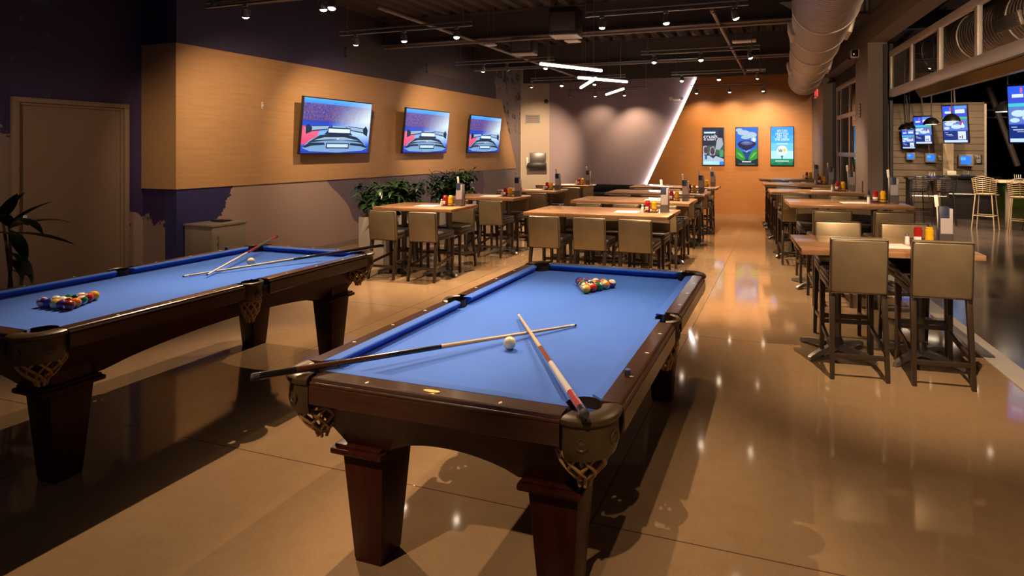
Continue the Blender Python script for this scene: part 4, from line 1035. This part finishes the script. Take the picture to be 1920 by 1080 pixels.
# black speaker boxes and flat white fittings hung under the ceiling
def speaker(label, c, s, rz=0):
    T = thing('ceiling_speaker', label, 'speaker', c, rz)
    bm = bmesh.new(); box(bm, (0, 0, 0), s, .015); obj('casing', bm, 'black', T)
    bm = bmesh.new(); box(bm, (0, -s[1]/2-.004, -s[2]*.05), (s[0]*.86, .01, s[2]*.7), .003); obj('front_grille', bm, 'ceiling_steel', T)
    bm = bmesh.new(); box(bm, (0, 0, -s[2]/2-.012), (s[0]*.98, s[1]*.9, .02), .004); obj('lower_plate', bm, 'aluminium', T)
    bm = bmesh.new()
    for x in (-.3, .3): tube(bm, [(x*s[0], 0, s[2]/2), (x*s[0], 0, ZC-c[2])], .008, 6)
    obj('hangers', bm, 'track_metal', T)
speaker('big black box hung under the ceiling near the middle of the room', (-3.30, 8.75, 3.74), (.46, .40, .42), .1)
speaker('smaller black box with a pale underside hung left of the big black box', (-4.55, 9.9, 3.62), (.42, .34, .26), .1)
def flat_unit(label, c, s):
    T = thing('ceiling_unit', label, 'ceiling fitting', c, 0, 'flat white fittings under the ceiling')
    bm = bmesh.new(); box(bm, (0, 0, 0), s, .015, 3); obj('casing', bm, 'white_plastic', T)
    bm = bmesh.new(); tube(bm, [(s[0]*.35, 0, .02), (s[0]*.35, 0, ZC-c[2])], .006, 6); tube(bm, [(-s[0]*.35, 0, .02), (-s[0]*.35, 0, ZC-c[2])], .006, 6); obj('hangers', bm, 'track_metal', T)
flat_unit('small flat white fitting under the big black ceiling box', (-3.33, 9.15, 3.52), (.24, .2, .04))
flat_unit('flat white fitting hung beside the slanting pipe on the right', (-.66, 10.4, 3.58), (.40, .16, .04))
flat_unit('farther flat white fitting hung beside the slanting pipe on the right', (-.62, 14.0, 3.55), (.42, .16, .04))
flat_unit('small flat white fitting under the beam left of the black boxes', (-4.95, 9.35, 3.58), (.18, .14, .04))
# spiral duct
DX, DY0, DY1, DZ, DR = .42, 2.0, 14.15, 3.30, .33
T = thing('ventilation_duct', 'large round grey spiral duct under the ceiling along the right wall', 'duct', (DX, DY1, DZ), 0)
bm = bmesh.new(); prof = []; y = 0.
while y < DY1-DY0:
    prof += [(DR, y), (DR, y+.052), (DR+.008, y+.056), (DR+.008, y+.064), (DR, y+.068)]; y += .07
Mx = Matrix.Rotation(PI/2, 4, 'X')                       # local z -> -y (towards the camera)
lathe(bm, prof, 36, Mx); obj('duct_shell', bm, 'galvanised', T, angle=25)
for yy in (.06, 1.25, 2.45, 3.65, 4.85, 6.1, 7.35):
    bm = bmesh.new(); lathe(bm, [(DR+.006, yy), (DR+.02, yy+.004), (DR+.02, yy+.05), (DR+.006, yy+.054)], 36, Mx)
    obj('joint_band', bm, 'galvanised', T, angle=40)
bm = bmesh.new(); lathe(bm, [(0, -.03), (DR*.9, -.03), (DR+.012, -.0), (DR+.012, .02), (DR, .02)], 36, Mx); obj('end_cap', bm, 'dark_steel', T, angle=40)
for s in (-1, 1):
    for yy in (2.7, 6.2):
        bm = bmesh.new(); c = Vector((s*(DR+.02)*math.cos(.25), -yy, -(DR+.02)*math.sin(.25)*1.0))
        M2 = Matrix.Translation(c) @ Matrix.Rotation(s*.25, 4, 'Y')
        box(bm, (0, 0, 0), (.055, .55, .17), .006, Mx=M2)
        for k in range(5): box(bm, (s*.029, 0, -.06+.03*k), (.006, .48, .010), Mx=M2)
        obj('side_register', bm, 'galvanised', T)
bm = bmesh.new()
for yy in (1.0, 4.2, 7.4):
    for s in (-1, 1): tube(bm, [(s*DR, -yy, 0), (s*DR, -yy, ZC-DZ)], .006, 5)
obj('hangers', bm, 'track_metal', T)

# ================================================================== THE GOLF BAYS BEYOND THE OPENING
# siding walls
def siding(name, x0, x1, y, z1, label=None):
    bm = bmesh.new(); h = .17; z = 0
    while z < z1-.01:
        zt = min(z+h, z1); loft(bm, [[(x, y, z), (x, y-.028, z), (x, y-.028, z+.012), (x, y-.010, zt), (x, y, zt)] for x in (x0, x1)]); z += h
    o = struct(name, bm, 'siding', smooth=False)
    return o
siding('wall_bay', 2.6, 4.86, 17.5, 2.95)
bm = bmesh.new(); box(bm, (4.875, 17.49, 1.45), (.05, .08, 2.9)); struct('trim_5', bm, 'aluminium', smooth=False)
bm = bmesh.new(); box(bm, (4.02, 17.42, .95), (.24, .14, 1.94)); struct('column_bay', bm, 'cream', smooth=False)
bm = bmesh.new(); face(bm, [(1.5, 27, 0), (15, 27, 0), (15, 27, 4.6), (1.5, 27, 4.6)]); face(bm, [(14, -4, 0), (14, 27, 0), (14, 27, 4.6), (14, -4, 4.6)]); struct('wall_far', bm, 'void', smooth=False)
bm = bmesh.new(); box(bm, (8.5, 23, .3), (6, 4, .6)); o = obj('tee_turf', bm, 'turf', smooth=False); tag(o, 'strip of lit green turf beyond the bays at the right edge', 'turf')
# tilted portrait screens hung from the ceiling
def bay_screen(label, c, w, h, yaw, tilt):
    T = thing('hanging_screen', label, 'television', c, 0, 'portrait screens hung over the bays', rot=(Matrix.Rotation(yaw, 4, 'Z') @ Matrix.Rotation(tilt, 4, 'X')).to_euler())
    bm = bmesh.new(); box(bm, (0, .05, 0), (w+.04, .10, h+.04), .008); obj('casing', bm, 'black', T)
    B, du, dv, dn = Vector((-w/2, -.0015, -h/2)), Vector((w, 0, 0)), Vector((0, 0, h)), Vector((0, -1, 0))
    bl, wh, nv = (.05, .16, .95), (.65, .80, 1.), (.012, .035, .22)
    lay = [([rect(0, 0, 1, 1)], (.05, .08, .62), 1.2), ([rect(0, .86, .40, 1.)], (.03, .10, .80), 1.2), ([rect(.50, .92, 1, 1)], (.10, .30, .95), 1.2), ([rect(.10, .80, .38, .86), rect(.52, .80, .92, .90)], wh, 1.2), ([rect(.30, .88, .36, .97), rect(.62, .90, .9, .915)], (.75, .15, .30), 1.1),
           ([rect(0, .64, 1, .70)], (.06, .62, .72), 1.1), ([rect(.72, .62, 1, .69)], (.08, .55, .15), 1.1), ([rect(0, .34, 1, .64)], (.12, .22, .62), 1.1), ([ell(.25, .52, .18, .06), ell(.55, .44, .22, .06), ell(.15, .40, .12, .04), ell(.45, .56, .1, .03)], (.55, .72, .95), 1.2), ([ell(.78, .52, .08, .07)], (.45, .05, .25), 1.1), ([[(.72, .42), (.80, .56), (.9, .44), (.84, .40)]], wh, 1.2),
           ([rect(0, 0, 1, .32)], nv, 1.), ([rect(.06, .27, .20, .285), rect(.10, .22, .36, .24), rect(.20, .19, .4, .2)], (.5, .6, .8), 1.1), ([rect(.60, .09, .92, .31)], (.72, .80, .88), 1.1), ([rect(.66, .14, .72, .18), rect(.76, .11, .80, .2)], (.05, .08, .15), 1.), ([rect(.02, .01, .98, .075)], (.55, .70, .92), 1.2)]
    bm = bmesh.new(); layered('picture', T, lay, B, du, dv, dn)
    bm = bmesh.new(); tube(bm, [(0, .08, h/2), (0, .08+.3*math.sin(tilt)*0, h/2+.9)], .02, 8); obj('drop_pole', bm, 'track_metal', T)
    return T
bay_screen('largest blue portrait screen hung in front of the siding in the bays', (3.98, 16.55, 2.345), .52, .92, -.46, .22)
bay_screen('smaller blue portrait screen hung left of the largest bay screen', (3.385, 17.1, 2.22), .40, .70, -.46, .22)
bay_screen('smallest blue portrait screen at the left end of the bays', (3.08, 17.25, 2.00), .30, .50, -.46, .22)
bay_screen('blue portrait screen cut off by the right edge of the picture', (3.85, 11.55, 2.31), .56, .96, -.46, .22)
for i, y in enumerate((9.0, 12.2, 15.4, 18.6, 21.8)):
    bm = bmesh.new(); box(bm, (7.4, y, 4.10), (11.2 if y > 15 else 10.6, .16, .30)); struct('ceiling_beam', bm, 'ceiling_steel', smooth=False)
for i, (z, y) in enumerate(((2.62, 19.0), (2.86, 19.6), (3.12, 20.2))):
    bm = bmesh.new(); tube(bm, [(1.8, y, z), (9, y, z)], .025, 6); tag(obj('bay_pipe', bm, 'pipe_paint'), '%s of three pale pipes crossing high behind the bay screens' % ('lowest', 'middle', 'topmost')[i], 'pipe', 'pipes behind the bay screens')
bm = bmesh.new(); tube(bm, [(5.15, 18.2, 3.4), (5.75, 18.0, 1.3)], .07, 8); tag(obj('slanting_post', bm, 'ceiling_steel'), 'dark slanting post behind the bays at the right of the siding', 'post')
# touch monitors on the siding and the number signs beside them
for x, z, s, wd in ((3.172, 1.55, .62, 'leftmost'), (3.642, 1.512, .78, 'middle'), (4.437, 1.453, 1., 'rightmost')):
    T = thing('touch_monitor', '%s of three touch monitors with blue screens on the bay siding' % wd, 'monitor', (x, 17.46, z), -.2, 'touch monitors in the bays')
    w, h = .32*s, .31*s
    bm = bmesh.new(); box(bm, (0, -.06, 0), (w, .06, h), .006); box(bm, (0, -.01, 0), (w*.4, .06, h*.4)); obj('casing', bm, 'planter_grey', T)
    layered('screen', T, [([rect(.14, .16, .86, .86)], (.03, .22, .85), 1.1), ([rect(.16, .5, .5, .74)], (.10, .45, 1.), 1.1)], Vector((-w/2, -.0905, -h/2)), Vector((w, 0, 0)), Vector((0, 0, h)), Vector((0, -1, 0)))
for x, z, s, wd in ((4.725, 1.475, 1., 'larger dark bay sign beside the rightmost touch monitor'), (3.86, 1.50, .62, 'smaller dark bay sign beside the middle touch monitor')):
    T = thing('bay_sign', wd, 'sign', (x, 17.465, z), 0)
    bm = bmesh.new(); box(bm, (0, -.005, 0), (.17*s, .012, .23*s), .002); obj('plate', bm, 'dark_steel', T)
    bm = text_bm('T5', .09*s)
    for v in bm.verts: v.co = Vector((v.co.x, -.0125, v.co.y+.055*s))
    obj('lettering', bm, 'white_plastic', T, smooth=False)
    bm = bmesh.new()
    for k, w_ in ((0, .10), (1, .09), (2, .08)): box(bm, (0, -.012, (-.015-.03*k)*s), (w_*s, .003, .014*s))
    obj('small_lines', bm, 'white_plastic', T, smooth=False)
# black dome pendants
def dome(label, c, r):
    T = thing('dome_pendant', label, 'pendant light', c, 0, 'black dome pendants in the bays')
    bm = bmesh.new(); lathe(bm, [(.03, r*.95), (r*.5, r*.82), (r*.86, r*.45), (r, 0), (r-.012, .0), (r*.82, r*.43), (r*.46, r*.78), (0, r*.86)], 22); obj('shade', bm, 'black', T)
    bm = bmesh.new(); lathe(bm, [(0, .012), (r*.9, .012), (r*.9, .006), (0, .006)], 22); obj('diffuser', bm, emis('glow_bay', (1., .80, .55), 5), T)
    bm = bmesh.new(); tube(bm, [(0, 0, r*.9), (0, 0, 4.6-c[2])], .012, 6); obj('stem', bm, 'track_metal', T)
    d = bpy.data.lights.new('pendant_glow', 'SPOT'); d.energy = 130; d.color = WARM; d.shadow_soft_size = .06; d.spot_size = 2.4; d.spot_blend = .6
    o = bpy.data.objects.new('pendant_glow', d); COL.objects.link(o); o.parent = T; o.location = (0, 0, -.03)
for c, r, wd in (((3.30, 14, 2.31), .17, 'black dome pendant in front of the largest bay screen'), ((2.93, 14, 2.25), .16, 'black dome pendant just left of the largest bay screen'), ((4.30, 14, 2.49), .24, 'large black dome pendant near the right edge over the bays'), ((2.46, 14.2, 2.15), .13, 'leftmost small black dome pendant over the bays'), ((2.66, 14.8, 2.20), .13, 'second small black dome pendant from the left over the bays')): dome(wd, c, r)
# gas heater with brass reflector
A_, B_ = Vector((2.35, 11.9, 2.66)), Vector((2.72, 7.9, 2.66)); an = math.atan2(B_.y-A_.y, B_.x-A_.x); L = (B_-A_).length
T = thing('gas_heater', 'long brass-coloured tray heater hung just beyond the glass door', 'heater', (A_+B_)/2, an)
bm = bmesh.new()
loft(bm, [[(x, -.12, .13), (x, -.11, .13), (x, -.045, .01), (x, .045, .01), (x, .11, .13), (x, .12, .13), (x, .05, -.0), (x, -.05, -.0)] for x in (-L/2, L/2)]); obj('reflector', bm, 'heater_brass', T, angle=20)
bm = bmesh.new(); box(bm, (0, 0, .20), (L*.96, .12, .10), .01)
for k in range(5): box(bm, (-L*.4+k*L*.2, 0, .10), (.05, .08, .14), .005)
obj('burner_housing', bm, 'heater_brass', T)
bm = bmesh.new()
for x in (-L*.35, L*.35): tube(bm, [(x, 0, .24), (x, 0, 4.6-2.66)], .008, 6)
obj('hangers', bm, 'track_metal', T)
# bar-height counters
T = thing('bay_counter', 'dark bar-height counter with a tan wooden end and a foot rail', 'counter', (4.30, 17.0, 0), -.03)
bm = bmesh.new(); box(bm, (.06, 0, .50), (1.16, .46, 1.0), .004); obj('body', bm, 'dark_cab', T)
bm = bmesh.new(); box(bm, (0, 0, 1.035), (1.42, .62, .06), .006); obj('worktop', bm, 'black_gloss', T)
bm = bmesh.new(); box(bm, (-.60, -.05, .50), (.12, .50, 1.0), .004); obj('end_panel', bm, 'tan_wood', T)
bm = bmesh.new(); tube(bm, [(-.54, -.28, .62), (.66, -.28, .62)], .018, 8); obj('foot_rail', bm, 'steel', T)
T = thing('bay_table', 'pale-topped bar table at the right edge beside the mesh stools', 'table', (5.12, 15.3, 0), -.03)
bm = bmesh.new(); box(bm, (0, 0, 1.02), (1.3, .6, .05), .008); obj('tabletop', bm, 'cream', T)
for x in (-.4, .4):
    bm = bmesh.new(); box(bm, (x, 0, .5), (.10, .10, 1.0)); obj('leg', bm, 'taupe_light', T)
T = thing('bay_table', 'dark bar table at the left end of the bays with dark stools', 'table', (3.25, 16.0, 0), 0)
bm = bmesh.new(); box(bm, (0, 0, 1.03), (.9, .6, .05), .008); obj('tabletop', bm, 'dark_cab', T)
for x in (-.38, .38):
    bm = bmesh.new(); box(bm, (x, 0, .5), (.06, .5, 1.0)); obj('leg', bm, 'dark_cab', T)
bm = bmesh.new(); tube(bm, [(-.36, -.24, .62), (.36, -.24, .62)], .015, 8); obj('foot_rail', bm, 'steel', T)
# stools of woven mesh
def mesh_stool(label, c, rz, mm, first=[None]):
    T = thing('mesh_stool', label, 'bar stool', c, rz, 'mesh-backed stools in the bays')
    bm = bmesh.new()
    lathe(bm, [(0, .74), (.17, .745), (.20, .765), (.20, .775), (.16, .765), (0, .76)], 22); obj('seat', bm, mm, T)
    bm = bmesh.new()                                                # curved back of hoops round the rear
    for k in range(8):
        z = .80+.043*k; R_ = .205+.012*k/2; sp_ = math.radians(100-7*k)
        tube(bm, [(R_*math.sin(a), -R_*math.cos(a), z+.05*(1-abs(a)/sp_)) for a in [sp_*(j/10-1) for j in range(21)]], .0085, 6)
    for a in (-1.2, -.6, 0, .6, 1.2): tube(bm, [(.20*math.sin(a), -.20*math.cos(a), .77), (.25*math.sin(a), -.25*math.cos(a), 1.10)], .006, 6)
    obj('backrest', bm, mm, T)
    for sx in (-1, 1):
        for sy in (-1, 1):
            bm = bmesh.new(); tube(bm, [(sx*.15, sy*.15, .75), (sx*.21, sy*.21, 0)], .012, 8); obj('leg', bm, mm, T)
    bm = bmesh.new(); q = .187; tube(bm, [(-q, -q, .30), (q, -q, .30), (q, q, .30), (-q, q, .30)], .009, 6, closed=True); obj('foot_ring', bm, mm, T)
mesh_stool('pale mesh-backed stool at the dark bay counter', (4.12, 14.75, 0), -.5, 'mesh_cream')
mesh_stool('pale mesh-backed stool at the right edge of the picture', (4.52, 13.95, 0), -.4, 'mesh_cream')
mesh_stool('dark mesh-backed stool left of the bay counter, nearest the pillar', (2.95, 15.35, 0), .2, 'black')
mesh_stool('dark mesh-backed stool tucked against the tan end of the bay counter', (3.50, 15.35, 0), -.2, 'black')
mesh_stool('dark mesh-backed stool at the right-edge bar table', (5.05, 14.6, 0), .3, 'black')
# plates and napkin bundles
for x, y, z, wd in ((4.02, 16.9, 1.0655, 'left round pale plate on the dark bay counter'), (4.62, 16.86, 1.0655, 'right round pale plate on the dark bay counter'), (3.10, 15.95, 1.0555, 'round pale plate on the dark bar table')):
    bm = bmesh.new(); lathe(bm, [(0, 0), (.07, 0), (.13, .018), (.135, .02), (.125, .022), (.07, .006), (0, .006)], 22); tag(obj('plate', bm, 'cream', loc=(x, y, z)), wd, 'plate', 'plates in the bays')
for x, y, z, wd in ((4.30, 16.92, 1.0655, 'blue napkin bundle with cutlery on the dark bay counter'), (4.85, 15.2, 1.0455, 'blue napkin bundle with cutlery on the pale bar table'), (3.35, 15.95, 1.0555, 'blue napkin bundle with cutlery on the dark bar table')):
    T = thing('cutlery_bundle', wd, 'cutlery', (x, y, z), 0, 'napkin bundles in the bays')
    bm = bmesh.new(); box(bm, (0, 0, .02), (.16, .12, .04), .012); obj('napkin', bm, 'blue_napkin', T)
    bm = bmesh.new()
    for k in range(4): tube(bm, [(-.05+.035*k, -.02, .04), (-.06+.04*k, .0, .13)], .007, 5)
    obj('cutlery', bm, 'steel', T)
bm = bmesh.new(); box(bm, (0, 0, .06), (.22, .12, .12), .02); tag(obj('paper_stack', bm, 'paper', loc=(4.03, 17.13, 1.0655)), 'bright white paper stack on the dark bay counter below the cream column', 'paper')

# ================================================================== WORLD AND BAY LIGHT
w = bpy.data.worlds.new('world'); SC.world = w; w.use_nodes = True
bg = w.node_tree.nodes['Background']; bg.inputs[0].default_value = (.56, .44, .56, 1); bg.inputs[1].default_value = .14
